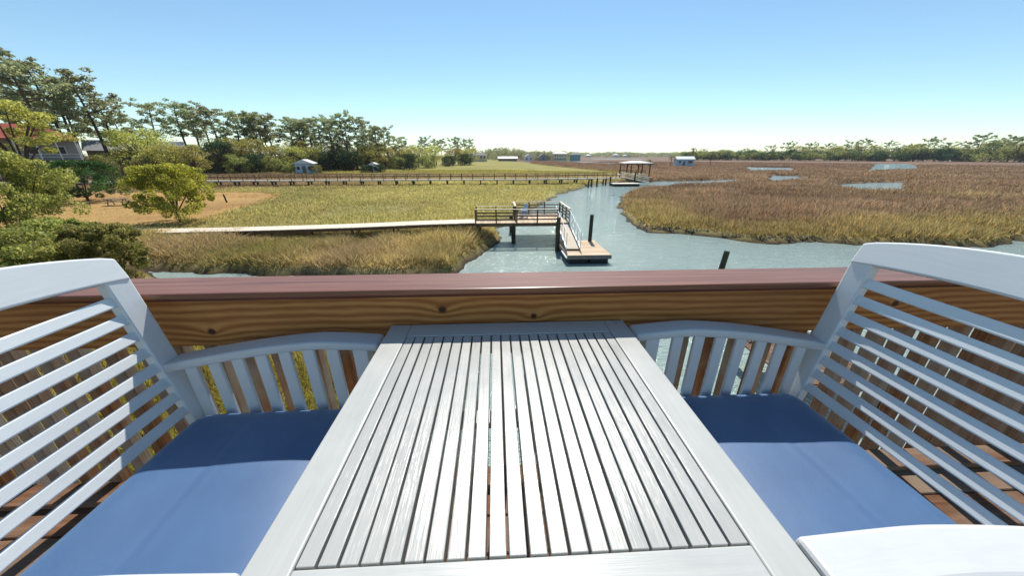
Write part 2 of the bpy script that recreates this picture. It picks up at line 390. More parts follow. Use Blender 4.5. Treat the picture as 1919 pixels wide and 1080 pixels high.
def ss(a, b, v): t = np.clip((v-a)/(b-a), 0, 1); return t*t*(3-2*t)
def left_side(x, y):      # 1 west of the creek
    return ss(6, -6, x - np.interp(y, [0,17,25,30,44,62,78,100,200,400,900,3000], [-2,3,6,8,12,17,28,45,30,10,20,100]))
C = lambda *c: np.array(sr(*c)[:3])
def land(x, y):
    """height, base colour, grass height at ground points"""
    d = water_sd(x, y); ls = left_side(x, y)
    h = -.55 + .55*ss(-1.6, .0, d) + .42*ss(0, .65, d) + (fnoise(x, y, 3.0, 5)-.5)*.14
    up = ss(100, 125, y)*ss(25, -10, x-.05*y)*ss(900,500,y) + ss(-48, -75, x)*ss(150,120,y)
    lawn = ss(1.0, -1.0, poly_sd(x, y, LAWN) + (fnoise(x, y, 3, 31)-.5)*3.5)
    near = ss(12, 5, y)*ss(0, -4, x) * ss(0, 1, d)
    h = h + np.clip(up, 0, 1)*.5 + lawn*.12 + near*.5
    n1 = fnoise(x, y, 6, 41)[:,None]; n2 = fnoise(x, y, 22, 51)[:,None]
    green = C(182,176,108)*(1-n1)+C(198,182,122)*n1
    green = green*(.75+.5*n2)
    tall = C(150,146,66)*(1-n1)+C(192,168,128)*n1; tall = tall*(.7+.6*fnoise(x, y, 2.5, 61)[:,None])
    brown = C(170,144,116)*(1-n1)+C(150,124,96)*n1
    brown = brown*(.85+.3*n2)
    ochre = C(184,164,110)*(1-n1)+C(160,144,86)*n1
    tan = C(176,154,112)*(1-n1)+C(158,130,100)*n1
    lawnc = C(206,166,104)*(1-n1)+C(190,150,92)*n1
    far = C(160,130,110)*(1-n2)+C(140,114,92)*n2
    f = ss(24.5, 26.5, y + (n1[:,0]-.5)*2)[:,None]
    lc = tall*(1-f)+green*f
    k = (ss(60, 72, y)*ss(-5, -45, x))[:,None]; lc = lc*(1-k)+tan*k
    k = (ss(48, 60, y)*ss(-42, -52, x))[:,None]; lc = lc*(1-k)+(tan*.8)*k
    k = (ss(78, 88, y)*ss(115,105,y)*ss(-60, -30, x))[:,None]*.6; lc = lc*(1-k)+tan*k
    k = (ss(105, 118, y)*ss(480, 380, y))[:,None]; lc = lc*(1-k)+C(172,162,84)*k
    dd = d[:,None]
    k = ss(11, 0, dd+(n1-.5)*14)*ss(60,28,y)[:,None]; rc = brown*(1-k)+ochre*k
    k = ss(90, 220, y)[:,None]; rc = rc*(1-k)+far*k
    c = rc*(1-ls[:,None])+lc*ls[:,None]
    k = lawn[:,None]; c = c*(1-k)+lawnc*k
    k = np.clip(near,0,1)[:,None]; c = c*(1-k)+(C(176,150,74)*(1-n1)+C(120,128,50)*n1)*k
    k = ss(.38, .08, dd); c = c*(1-k)+C(74,62,48)*k
    gh = ls*(.62*ss(26.5,24,y)+.34*ss(24,26.5,y)*ss(110,80,y)+.25*ss(80,110,y))+(1-ls)*.72
    gh = gh*(1-.8*lawn)*ss(.0,1.3,d)
    return h, c, gh, d
ang = np.concatenate([np.arange(-82, 82.01, .36), np.arange(86, 276, 6.0)]); ang = np.radians(ang)
rad = [1.0]
while rad[-1] < 4000: rad.append(rad[-1]*1.0185)
rad = np.array(rad); na, nr = len(ang), len(rad)
A_, R_ = np.meshgrid(ang, rad); gx, gy = (R_*np.sin(A_)).ravel(), (R_*np.cos(A_)).ravel()
gh_, gc_, _, _ = land(gx, gy)
me = bpy.data.meshes.new('ground')
idx = np.arange(na*nr).reshape(nr, na)
a = idx[:-1,:]; b = idx[1:,:]
q = np.stack([a, np.roll(a,-1,1), np.roll(b,-1,1), b], -1).reshape(-1,4)[:, ::-1]
cen = na*nr
nv = na*nr+1
co = np.zeros((nv,3), np.float32); co[:-1,0] = gx; co[:-1,1] = gy; co[:-1,2] = gh_; co[-1] = (0,0,.4)
me.vertices.add(nv); me.vertices.foreach_set('co', co.ravel())
tri = np.stack([idx[0], np.roll(idx[0],-1), np.full(na, cen)], -1)[:, ::-1]
loops = np.concatenate([q.ravel(), tri.ravel()]).astype(np.int32)
tot = np.concatenate([np.full(len(q),4), np.full(na,3)]).astype(np.int32); st = np.concatenate([[0], np.cumsum(tot)[:-1]]).astype(np.int32)
me.loops.add(len(loops)); me.loops.foreach_set('vertex_index', loops)
me.polygons.add(len(tot)); me.polygons.foreach_set('loop_start', st); me.polygons.foreach_set('loop_total', tot)
me.update(calc_edges=True); me.polygons.foreach_set('use_smooth', np.ones(len(tot), bool))
at = me.attributes.new('col', 'FLOAT_COLOR', 'POINT'); cc = np.ones((nv,4), np.float32); cc[:-1,:3] = gc_; cc[-1,:3] = C(150,130,80); at.data.foreach_set('color', cc.ravel())
tag(obj('ground', me, mat=M['ground']), 'flat tidal marsh ground with lawn and muddy creek banks', kind='structure')

bm = bmesh.new(); bmesh.ops.create_grid(bm, x_segments=1, y_segments=1, size=1300)
tag(obj('water', bm_mesh(bm), mat=M['water'], loc=(0, 700, 0)), 'pale green tidal creek water winding through the marsh', kind='structure')

# ------------------------------------------------------------------ deck, railing
DZ = CAM_Z - 1.39
dk = tag(empty('deck', (0, 0, DZ)), 'raised timber deck under the table and chairs', kind='structure')
bme = box_mesh(9.0, .138, .03, .004, 1, M['deck'])
for i in range(22): obj('plank', bme, dk, (0, 1.0-.144*i, -.015))
jme = box_mesh(.04, 3.2, .19, 0, 1, M['deck'])
for i in range(10): obj('joist', jme, dk, (-4.4+i*.98, -.55, -.125))
obj('rim_board', box_mesh(9.0, .04, .24, .003, 1, M['deck']), dk, (0, 1.10, -.125))
pme = box_mesh(.14, .14, DZ+.2, .005, 1, M['greywood'])
for i in range(4): obj('support_post', pme, dk, (-4.2+i*2.8, .7, -.23-(DZ+.2)/2+.0))
rl = tag(empty('deck_railing', (0, 1.155, DZ)), 'timber deck railing with knotty beam, reddish composite cap and weathered pickets', 'railing')
RT = 1.39 - .43                      # top of cap above deck
obj('cap', box_mesh(8.8, .172, .021, .006, 3, M['cap']), rl, (0, 0, RT-.0105))
obj('cap_trim', box_mesh(8.8, .118, .0125, .003, 2, M['captrim']), rl, (0, -.0145, RT-.0275))
obj('beam', box_mesh(8.8, .038, .186, .004, 2, M['beam']), rl, (0, -.034, RT-.127))
pm = box_mesh(.050, .044, 1.10, .003, 1, M['picket'])
random.seed(4)
for i in range(70):
    x = -4.3+i*.1232 + random.uniform(-.006,.006)
    obj('picket', pm, rl, (x, .006, RT-.036-.55), (random.uniform(-.006,.006), random.uniform(-.008,.008), random.choice((0, math.pi))))
pp = box_mesh(.088, .088, 1.25, .004, 1, M['picket'])
for x in (-4.38, 4.38): obj('post', pp, rl, (x, .035, RT-.66))
obj('bottom_board', box_mesh(8.7, .10, .028, .003, 1, M['deck']), rl, (0, -.065, .018))

# ------------------------------------------------------------------ table
TZ = 1.39 - .575; TX, TY, TS = .042, .662, .856
tb = tag(empty('patio_table', (TX, TY, DZ)), 'square white painted table with a slatted wooden top', 'table')
FW, FT = .073, .026
obj('side_rail', box_mesh(FW, TS, FT, .004, 3, M['frame']), tb, (-TS/2+FW/2, 0, TZ-FT/2))
obj('side_rail', box_mesh(FW, TS, FT, .004, 3, M['frame']), tb, (TS/2-FW/2, 0, TZ-FT/2))
er = box_mesh(TS-2*FW-.001, .084, FT, .003, 3, M['white'])
obj('end_rail', er, tb, (0, TS/2-.042, TZ-FT/2-.0006)); obj('end_rail', er, tb, (0, -TS/2+.042, TZ-FT/2-.0006))
inner = TS-2*FW; pit = inner/22; SL = TS-.168-.006
random.seed(12)
for i in range(22):
    wd = pit-.0046+random.uniform(-.0010,.0006)
    sm = box_mesh(round(wd,4), SL, .036, .0016, 2, M['white_y'], key=str(i % 5))
    obj('slat', sm, tb, (-inner/2+pit*(i+.5)+random.uniform(-.0004,.0004), 0, TZ-.0195+random.uniform(-.0012,.0003)), (0, random.uniform(-.012,.012), random.uniform(-.0009,.0009)))
bt = box_mesh(inner+.05, .05, .02, .003, 1, M['white'])
obj('batten', bt, tb, (0, .02, TZ-.070))
ap = box_mesh(TS-.16, .022, .07, .003, 1, M['white']); ap2 = box_mesh(.022, TS-.16, .07, .003, 1, M['white'])
for s in (-1, 1):
    obj('apron', ap, tb, (0, s*(TS/2-.045), TZ-.063)); obj('apron', ap2, tb, (s*(TS/2-.045), 0, TZ-.063))
lg = box_mesh(.06, .06, TZ-.03, .004, 2, M['white_z'])
for sx in (-1, 1):
    for sy in (-1, 1): obj('leg', lg, tb, (sx*(TS/2-.05), sy*(TS/2-.05), (TZ-.03)/2))

# ------------------------------------------------------------------ chairs (facing local +x, origin under the back posts)
LEAN = math.atan(.148)
def back_x(z): return -.148*(z-.54)
def make_chair(label):
    t = tag(empty('patio_armchair'), label, 'chair', 'white slatted armchairs at the table')
    W = .360
    pl = .62/math.cos(LEAN)
    post = box_mesh(.034, .070, pl, .005, 2, M['chair_z'])
    lower = box_mesh(.034, .070, .47, .004, 2, M['chair_z'])
    for s in (-1, 1):
        obj('back_post', post, t, (back_x(.745), s*W, .745), (0, -LEAN, 0))
        obj('leg', lower, t, (back_x(.54)+.013, s*W, .225))
    sl = box_mesh(.013, 2*W-.06, .034, .004, 2, M['chair_y'])
    for i in range(8):
        z = .5635+i*.0605
        obj('back_slat', sl, t, (back_x(z)+.002, 0, z), (0, -LEAN-R(14), 0))
    # crest rail with an arched top
    n = 24; top = []; bot = []
    for k in range(n+1):
        y = -W-.034+(2*W+.068)*k/n; u = y/(W+.034)
        top.append((y, .058*(1-u*u)*.95 + .042 - .004*max(0, abs(u)-.97)/.03))
        bot.append((y, -.034+.030*(1-u*u)))
    cr = prism(top+bot[::-1], 'x', -.0165, .0165, .006, 3)
    obj('crest_rail', cr, t, (back_x(1.068), 0, 1.068), (0, -LEAN-R(9), 0), M['chair_y'])
    # arms, arched
    ax0, ax1 = -.02, .70
    tp, bt_ = [], []
    for k in range(21):
        u = k/20; x = ax0+(ax1-ax0)*u
        zc = .748+.076*math.sin(min(1, u*1.18)*math.pi/2)-.018*max(0, u-.72)/.28
        tp.append((x, zc)); bt_.append((x, zc-.034+.004*u))
    arm = prism(tp+bt_[::-1], 'y', -.041, .041, .010, 3); arm.materials.append(M['arm'])
    # side slats
    for s in (-1, 1):
        obj('arm', arm, t, (0, s*.369, 0))
        obj('front_leg', box_mesh(.05, .05, .80, .004, 2, M['chair_z']), t, (.635, s*W, .40))
        for i in range(7):
            x = .045+i*.081
            u = (x-ax0)/(ax1-ax0); zc = .748+.076*math.sin(min(1, u*1.18)*math.pi/2)-.03
            L = zc-.40
            obj('side_slat', box_mesh(.041, .014, L, .003, 1, M['chair_z']), t, (x, s*(W+.002), .40+L/2))
        obj('side_rail', box_mesh(.60, .022, .06, .003, 1, M['chair_y']), t, (.325, s*W, .40))
    obj('seat_rail', box_mesh(.022, 2*W-.05, .06, .003, 1, M['chair_y']), t, (.63, 0, .42))
    obj('seat_rail', box_mesh(.022, 2*W-.05, .06, .003, 1, M['chair_y']), t, (.04, 0, .42))
    ssl = box_mesh(.05, 2*W-.03, .016, .003, 1, M['chair_y'])
    for i in range(8): obj('seat_slat', ssl, t, (.06+i*.077, 0, .459))
    return t
def make_cushion(label, loc, rz):
    nx, ny = 80, 40; bm = bmesh.new(); LX, LY, T = .64, .70, .075
    def pt(i, j, side):
        u, v = -1+2*i/nx, -1+2*j/ny
        # rounded-corner outline
        m = max(abs(u), abs(v)); k = 1.0
        if m > 0:
            e = 14.0; p = (abs(u)**e+abs(v)**e)**(1/e); k = m/p
        x, y = u*k*LX/2, v*k*LY/2
        edge = max(abs(u), abs(v))
        z = T/2*(1-edge**9)**.42 if edge < 1 else 0
        z += side*.004*math.sin(3.1*u+1.3*v)*(1-edge**4) + (.006*(1-u*u)*(1-v*v) if side > 0 else 0)
        if side > 0: z += -.0006*math.exp(-((u+.30+.02*math.sin(2*v))/.03)**2)+.0004*math.exp(-((u+.22+.02*math.sin(2*v))/.03)**2)+.0012*math.sin(9*v+2*u)*(abs(u) > .8)*(1-edge**6)
        return (x, y, side*z if side < 0 else z)
    tv = {}; bv = {}
    for i in range(nx+1):
        for j in range(ny+1):
            tv[i,j] = bm.verts.new(pt(i,j,1))
            bv[i,j] = tv[i,j] if i in (0,nx) or j in (0,ny) else bm.verts.new(pt(i,j,-1))
    for i in range(nx):
        for j in range(ny):
            bm.faces.new((tv[i,j], tv[i+1,j], tv[i+1,j+1], tv[i,j+1]))
            bm.faces.new((bv[i,j], bv[i,j+1], bv[i+1,j+1], bv[i+1,j]))
    ring = [tv[i,0].co.copy() for i in range(nx)]+[tv[nx,j].co.copy() for j in range(ny)]+[tv[i,ny].co.copy() for i in range(nx,0,-1)]+[tv[0,j].co.copy() for j in range(ny,0,-1)]
    t = tag(empty('seat_cushion', loc, rz), label, 'cushion', 'navy seat cushions')
    obj('pad', bm_mesh(bm, 'pad', True), t, mat=M['cushion'])
    bm = bmesh.new(); tube_bm(bm, ring+[ring[0]], .005, 6, False)
    obj('piping', bm_mesh(bm, 'piping', True), t, mat=M['cushion'])
    return t
ch = make_chair('white slatted wooden armchair left of the table')
ch.location = (-1.105, .655, DZ); ch.rotation_euler.z = R(0.5)
c2 = copy_tree(ch); c2['label'] = 'white slatted wooden armchair right of the table'
c2.scale = (1, 1, 1); c2.location = (1.186, .662, DZ); c2.rotation_euler.z = R(180)
ch.scale = (1, 1, .985)
make_cushion('navy blue seat cushion on the left white armchair', (-1.105+.345, .655, DZ+.503), R(0.5))
make_cushion('navy blue seat cushion on the right white armchair', (1.186-.345, .662, DZ+.503), R(180))

# ------------------------------------------------------------------ near dock: walkway, platform, gangway, float
path = [(-27.5,25.9,.68),(-24,25.2,.78),(-20,24.7,.92),(-15,24.3,1.08),(-10,24.0,1.25),(-5,24.0,1.42),(-1.4,24.0,1.5)]
wk = tag(empty('walkway', path[0]), 'long low pale timber walkway crossing the marsh to the dock', 'walkway')
o0 = Vector(path[0])
random.seed(8)
bm = bmesh.new(); cnt = 0
for a, b in zip(path, path[1:]):
    a, b = Vector(a)-o0, Vector(b)-o0; d = b-a; L = d.length; n = int(L/.15); ang_ = math.atan2(d.y, d.x)
    for i in range(n):
        p = a+d*((i+.5)/n); box_bm(bm, p+Vector((0,0,random.uniform(-.004,.004))), (.138, 1.5+random.uniform(-.03,.03), .04), Euler((0, -math.atan2(d.z, math.hypot(d.x,d.y)), ang_)))
tag(obj('plank_deck', bm_mesh(bm), wk, mat=M['dock']), kind='stuff')
for s in (-.62, .62):
    bm = bmesh.new()
    for a, b in zip(path, path[1:]):
        a, b = Vector(a)-o0, Vector(b)-o0; d = (b-a).normalized(); nrm = Vector((-d.y, d.x, 0))*s
        bar_bm(bm, a+nrm-Vector((0,0,.13)), b+nrm-Vector((0,0,.13)), .05, .2)
    obj('stringer', bm_mesh(bm), wk, mat=M['dockrail'])
pst = box_mesh(.12, .12, 1.6, .01, 1, M['piling'])
for i in range(11):
    t = i/10.5; f = t*(len(path)-1); k = int(f); p = Vector(path[k]).lerp(Vector(path[k+1]), f-k)-o0
    for s in (-.55, .55): obj('post', pst, wk, (p.x, p.y+s, p.z-.85))
rp = tag(empty('step_ramp', (-28.3, 26.2, .55)), 'weathered grey boards at the lawn end of the walkway', 'ramp')
for i in range(6): obj('board', box_mesh(.25, 1.7, .05, .006, 1, M['greywood']), rp, (-.9+i*.28, .1*math.sin(i*2.1), .02+i*.018), (0, .02*(-1)**i, .05*math.sin(i*1.7)))

pf = tag(empty('dock_platform', (1.4, 25, 1.5)), 'railed timber dock platform standing over the creek', 'dock')
DX0, DX1, DY0, DY1 = -1.4, 4.35, 23.2, 27.15       # world extents; walkway stub is narrower
pk = box_mesh(.14, 3.95, .04, .004, 1, M['docky']); pk2 = box_mesh(.14, 1.56, .04, .004, 1, M['docky'])
x = 1.55
while x < 5.15: obj('plank', pk, pf, (x-1.4, (DY0+DY1)/2-25, -.02)); x += .146
x = -1.32
while x < 1.45: obj('plank', pk2, pf, (x-1.4, 23.98-25, -.02)); x += .146
def pbar(name, a, b, wd, ht, m):
    bm = bmesh.new(); o_ = Vector((1.4,25,1.5)); bar_bm(bm, Vector(a)-o_, Vector(b)-o_, wd, ht); return obj(name, bm_mesh(bm), pf, mat=m)
EX = 5.2
for (a, b) in (((-1.4,DY0),(4.35,DY0)), ((-1.4,24.76),(1.45,24.76)), ((1.45,24.76),(1.45,DY1)), ((1.45,DY1),(EX,DY1)), ((EX,DY1),(EX,DY0+.1))):
    dx, dy = b[0]-a[0], b[1]-a[1]; L = math.hypot(dx,dy)
    pbar('cap_rail', (*a, 2.44), (*b, 2.44), .14, .035, M['dock'])
    for z in (2.2, 1.97, 1.74): pbar('side_rail', (*a, z), (*b, z), .035, .085, M['dockrail'])
    n = max(1, round(L/1.4))
    for i in range(n+1):
        p = (a[0]+dx*i/n, a[1]+dy*i/n)
        pbar('post', (*p, 1.25), (*p, 2.42), .09, .09, M['dockrail'])
for y in (DY0+.03, 24.75): pbar('fascia', (-1.4, y, 1.36), (1.5, y, 1.36), .04, .22, M['dockrail'])
pbar('fascia', (1.5, DY0+.031, 1.36), (EX, DY0+.031, 1.36), .04, .22, M['dockrail']); pbar('fascia', (EX, DY0+.05, 1.36), (EX, DY1, 1.36), .04, .22, M['dockrail'])
for (x, y) in ((1.25,23.35),(1.25,26.9),(5.05,23.5),(5.05,26.9),(-1.2,23.4)):
    bm = bmesh.new(); tube_bm(bm, [(x-1.4,y-25,-2.4),(x-1.4,y-25,-.05)], .15, 12); obj('pile', bm_mesh(bm, smooth=False), pf, mat=M['piling'])
cb = tag(empty('deck_chair', (2.0, 25.4, 1.5), R(-60)), 'light blue slatted chair standing on the dock platform', 'chair')
for i in range(5): obj('back_slat', box_mesh(.09, .025, .8, .01, 1, M['bluechair']), cb, (-.22+.11*i, .3, .62-.02*abs(i-2)), (R(-14),0,0))
for i in range(5): obj('seat_slat', box_mesh(.55, .09, .025, .01, 1, M['bluechair']), cb, (0, -.25+.105*i, .38-.015*i), (R(-6),0,0))
for s in (-1,1):
    obj('arm', box_mesh(.11, .7, .025, .01, 1, M['bluechair']), cb, (s*.34, -.02, .58)); obj('leg', box_mesh(.03, .1, .58, .005, 1, M['bluechair']), cb, (s*.3, -.28, .29)); obj('leg', box_mesh(.03, .1, .56, .005, 1, M['bluechair']), cb, (s*.3, .28, .28))

gw = tag(empty('gangway', (4.75, 23.3, 1.5)), 'sloping aluminium gangway from the platform down to the float', 'gangway')
ga, gb = Vector((4.78, 24.1, 1.53)), Vector((4.63, 19.2, .66)); o_ = Vector((4.75,23.3,1.5))
gd = (gb-ga).normalized(); gs = Vector((-gd.y, gd.x, 0)).normalized()
bm = bmesh.new(); bar_bm(bm, ga-o_, gb-o_, .78, .05); obj('tread', bm_mesh(bm), gw, mat=M['dock'])
for s in (-.42, .42):
    bm = bmesh.new(); off = gs*s
    bar_bm(bm, ga-o_+off, gb-o_+off, .05, .14); obj('side_beam', bm_mesh(bm), gw, mat=M['alu'])
    A_t, B_t = ga-o_+off+Vector((0,0,.98)), gb-o_+off+Vector((0,0,.95))
    bm = bmesh.new(); tube_bm(bm, [A_t, B_t], .027, 8); obj('handrail', bm_mesh(bm), gw, mat=M['alu'])
    bm = bmesh.new(); tube_bm(bm, [A_t-Vector((0,0,.48)), B_t-Vector((0,0,.48))], .018, 8); obj('mid_rail', bm_mesh(bm), gw, mat=M['alu'])
    for i in range(6):
        p = (ga-o_+off).lerp(gb-o_+off, i/5); bm = bmesh.new(); tube_bm(bm, [p-Vector((0,0,.05 if i < 5 else .12)), p+Vector((0,0,.96))], .022, 8); obj('upright', bm_mesh(bm), gw, mat=M['alu'])
bm = bmesh.new(); bar_bm(bm, gb-o_+gs*-.45-Vector((0,0,.09)), gb-o_+gs*.45-Vector((0,0,.09)), .05, .05); obj('foot_bar', bm_mesh(bm), gw, mat=M['dockrail'])

fl = tag(empty('floating_dock', (5.37, 20.0, 0)), 'square floating dock with tan boards and grey skirt', 'float')
FX0, FX1, FY0, FY1 = 4.1, 6.64, 18.2, 21.75
fp = box_mesh(2.54, .142, .035, .004, 1, M['docky'])
y = FY0+.07
while y < FY1: obj('plank', fp, fl, (0, y-20, .535)); y += .148
for s in (-1, 1): obj('skirt', box_mesh(.04, FY1-FY0, .2, .004, 1, M['skirt']), fl, (s*1.27, (FY0+FY1)/2-20, .41))
for y in (FY0-.01, FY1+.02): obj('skirt', box_mesh(2.585, .04, .2, .004, 1, M['skirt']), fl, (0, y-20, .411))
for i in range(2):
    for j in range(2): obj('float_block', box_mesh(1.12, 1.6, .62, .05, 2, M['black']), fl, (-.6+1.2*i, -.92+1.75*j, 0))
obj('bumper', box_mesh(.09, 1.5, .09, .02, 2, M['roofwhite']), fl, (-1.335, -1.1, .40))
def piling(label, x, y, top, r=.13, lean=(0,0), bottom=-1.2):
    bm = bmesh.new(); tube_bm(bm, [(0,0,bottom),(lean[0]*.5,lean[1]*.5,top*.5),(lean[0],lean[1],top)], [r*1.04, r, r*.95], 14)
    return tag(obj('piling', bm_mesh(bm), None, (x,y,0), mat=M['piling']), label, 'piling', 'mooring pilings')
piling('dark mooring piling rising through the float beside the gangway foot', 6.28, 21.55, 2.3, .125)
piling('short dark piling against the creek side of the gangway', 4.02, 21.1, 2.22, .14)
piling('lone piling top showing just above the railing right of centre', 10.95, 14.9, 1.62, .13, (.12,0))

# ------------------------------------------------------------------ lower dock seen through the pickets on the right
ld = tag(empty('lower_dock', (8.2, 7.2, .9)), 'low timber dock glimpsed through the pickets on the right', 'dock')
for i in range(16): obj('plank', box_mesh(.14, 2.4, .04, .004, 1, M['deck']), ld, (-1.2+i*.148, 0, 0))
for (x,y) in ((-1.1,-1.1),(1.1,-1.1),(-1.1,1.1),(1.1,1.1)):
    bm = bmesh.new(); tube_bm(bm, [(x,y,-2),(x,y,-.02)], .13, 10); obj('pile', bm_mesh(bm), ld, mat=M['piling'])
obj('fascia', box_mesh(2.45, .04, .2, .004, 1, M['dockrail']), ld, (0, -1.23, -.1))
bm = bmesh.new()
for i in range(13):
    bar_bm(bm, (-1.0+i*.16, 0, 0), (-1.0+i*.16+.25, 0, .5), .02, .03); bar_bm(bm, (-1.0+i*.16+.25, .025, 0), (-1.0+i*.16, .025, .5), .02, .03)
box_bm(bm, (.1, .01, .52), (2.4, .05, .05)); box_bm(bm, (.1, .01, -.02), (2.4, .05, .05))
tag(obj('lattice_panel', bm_mesh(bm), None, (8.3, 8.3, .98), mat=M['roofwhite']), 'white lattice panel on the low dock behind the railing', 'lattice')

# ------------------------------------------------------------------ long boardwalk
bp = [(-118,61.5,1.45),(-71.3,66.6,1.5),(-53,68.3,1.5),(-38,69.1,1.5),(-13.4,69.5,1.5),(7.8,70.2,1.5),(26.5,73.4,1.5)]
bw = tag(empty('boardwalk', (-38,69.1,0)), 'long railed boardwalk on short piles crossing the green marsh', 'boardwalk')
o_ = Vector((-38,69.1,0)); B = [Vector(p)-o_ for p in bp]
def along(pts, step):
    res = []; rest = 0
    for a, b in zip(pts, pts[1:]):
        L = (b-a).length; t = rest
        while t < L: res.append((a+(b-a)*(t/L), (b-a).normalized())); t += step
        rest = t-L
    return res
for nm, off, z, wd, ht, m in (('deck_boards',0,-.03,1.5,.06,'dock'),('stringer',-.7,-.16,.05,.2,'dock'),('stringer',.7,-.16,.05,.2,'dockrail'),
        ('top_rail',-.74,.98,.12,.045,'greywood'),('top_rail',.74,.98,.12,.045,'dockrail'),('mid_rail',-.70,.55,.04,.09,'dockrail'),('mid_rail',.70,.55,.04,.09,'dockrail')):
    bm = bmesh.new()
    for a, b in zip(B, B[1:]):
        d = (b-a).normalized(); n_ = Vector((-d.y,d.x,0))*off
        bar_bm(bm, a+n_+Vector((0,0,z)), b+n_+d*.02+Vector((0,0,z)), wd, ht)
    obj(nm, bm_mesh(bm), bw, mat=M[m])
ps = box_mesh(.1,.1,1.25,.0,1,M['dockrail'])
for p, d in along(B, 2.15):
    for s in (-.74,.74): obj('post', ps, bw, p+Vector((-d.y*s, d.x*s, .42)))
pl_ = box_mesh(.24,.24,2.0,.0,1,M['piling']); cbm = box_mesh(.16,1.9,.2,0,1,M['piling'])
for p, d in along(B, 3.3):
    for s in (-.6,.6): obj('pile', pl_, bw, p+Vector((-d.y*s, d.x*s, -1.2)))
    obj('cross_beam', cbm, bw, p+Vector((0,0,-.34)), (0,0,math.atan2(d.y,d.x)))

# ------------------------------------------------------------------ covered boat dock, its gangway and float
bd = tag(empty('boat_shelter', (34.4, 85, 0)), 'open boat shelter with pale low roof on dark posts', 'shelter')
bm = bmesh.new()
zz, w2, d2 = 4.2, 3.3, 2.6
v = [bm.verts.new(p) for p in ((-w2,-d2,zz),(w2,-d2,zz),(w2,d2,zz),(-w2,d2,zz),(-1.0,0,zz+.45),(1.0,0,zz+.45),(-w2,-d2,zz-.1),(w2,-d2,zz-.1),(w2,d2,zz-.1),(-w2,d2,zz-.1))]
for f in ((0,1,5,4),(1,2,5),(2,3,4,5),(3,0,4),(0,6,7,1),(1,7,8,2),(2,8,9,3),(3,9,6,0),(9,8,7,6)): bm.faces.new([v[i] for i in f])
bmesh.ops.recalc_face_normals(bm, faces=bm.faces[:]); obj('roof', bm_mesh(bm), bd, mat=M['roofwhite'])
for x in (-2.8,0,2.8):
    for y in (-2.2,2.2):
        bm = bmesh.new(); tube_bm(bm, [(x,y,-1),(x,y,4.15)], .14, 8); obj('post', bm_mesh(bm), bd, mat=M['piling'])
for x in (-3.3,0):
    bm = bmesh.new(); bar_bm(bm, (x+.2,-2.5,3.4),(x+1.0,-2.5,4.1),.1,.12); bar_bm(bm, (x-.2,-2.5,3.4),(x-.9,-2.5,4.1),.1,.12); bar_bm(bm,(x+.1,-2.52,.1),(x+1.6,-2.52,1.2),.12,.12); obj('brace', bm_mesh(bm), bd, mat=M['piling'])
obj('deck', box_mesh(7.0,1.6,.12,.01,1,M['dock']), bd, (0,2.2,1.5)); obj('front_beam', box_mesh(7.0,.1,.2,.01,1,M['dockrail']), bd, (0,-2.5,4.02))
obj('side_deck', box_mesh(3.6,2.2,.12,.01,1,M['dock']), bd, (-5.4,-1.4,1.5))
for z in (2.0,2.35): obj('rail', box_mesh(6.8,.05,.08,0,1,M['dockrail']), bd, (0,1.4,z))
for i in range(7): obj('rail_post', box_mesh(.08,.08,.95,0,1,M['dockrail']), bd, (-3.3+i*1.1,1.4,1.98))
g2 = tag(empty('far_gangway', (27.4,75.0,1.55)), 'pale railed gangway sloping to the float by the boat shelter', 'gangway')
a, b = Vector((0,0,0)), Vector((5.2,-3.2,-1.0)); d = (b-a).normalized(); n_ = Vector((-d.y,d.x,0)).normalized()
bm = bmesh.new(); bar_bm(bm,a,b,1.1,.12); obj('tread', bm_mesh(bm), g2, mat=M['dock'])
for s in (-.55,.55):
    for z in (.35,.68,1.0):
        bm = bmesh.new(); bar_bm(bm,a+n_*s+Vector((0,0,z)),b+n_*s+Vector((0,0,z)),.06,.10); obj('rail', bm_mesh(bm), g2, mat=M['dock'])
    for i in range(5):
        p = a.lerp(b,i/4)+n_*s; bm = bmesh.new(); bar_bm(bm,p-Vector((0,0,.05)),p+Vector((0,0,1.0)),.07,.07); obj('post', bm_mesh(bm), g2, mat=M['dockrail'])
f2 = tag(empty('far_floating_dock', (26.8,70.5,0)), 'low dark floating dock below the far gangway', 'float')
obj('boards', box_mesh(5.6,2.6,.1,.01,1,M['dock']), f2, (0,0,.5)); obj('hull', box_mesh(5.4,2.4,.9,.02,1,M['black']), f2, (0,0,.0))
for i,(x,y,h) in enumerate(((18.2,66.8,1.2),(19.3,68.5,1.5),(20.6,69.2,1.6),(24.2,71.9,1.8),(29.4,72.0,2.6))):
    piling(('dark old piling in the water left of the far float, %s from the left' % ORD[i]) if i != 4 else 'tall dark piling at the creek end of the far float', x, y, h, .16)
bm = bmesh.new(); bmesh.ops.create_uvsphere(bm, u_segments=12, v_segments=8, radius=.22); bmesh.ops.scale(bm, vec=(1,1,.75), verts=bm.verts[:]); 
r_ = bmesh.ops.create_cone(bm, segments=8, radius1=.03, radius2=.03, depth=.8, cap_ends=True); bmesh.ops.translate(bm, vec=(0,0,.4), verts=r_['verts'])
tag(obj('crab_pot_buoy', bm_mesh(bm, smooth=True), None, (18.7,53.8,.05), mat=M['egret']), 'small white float marker in the middle of the creek', 'buoy')

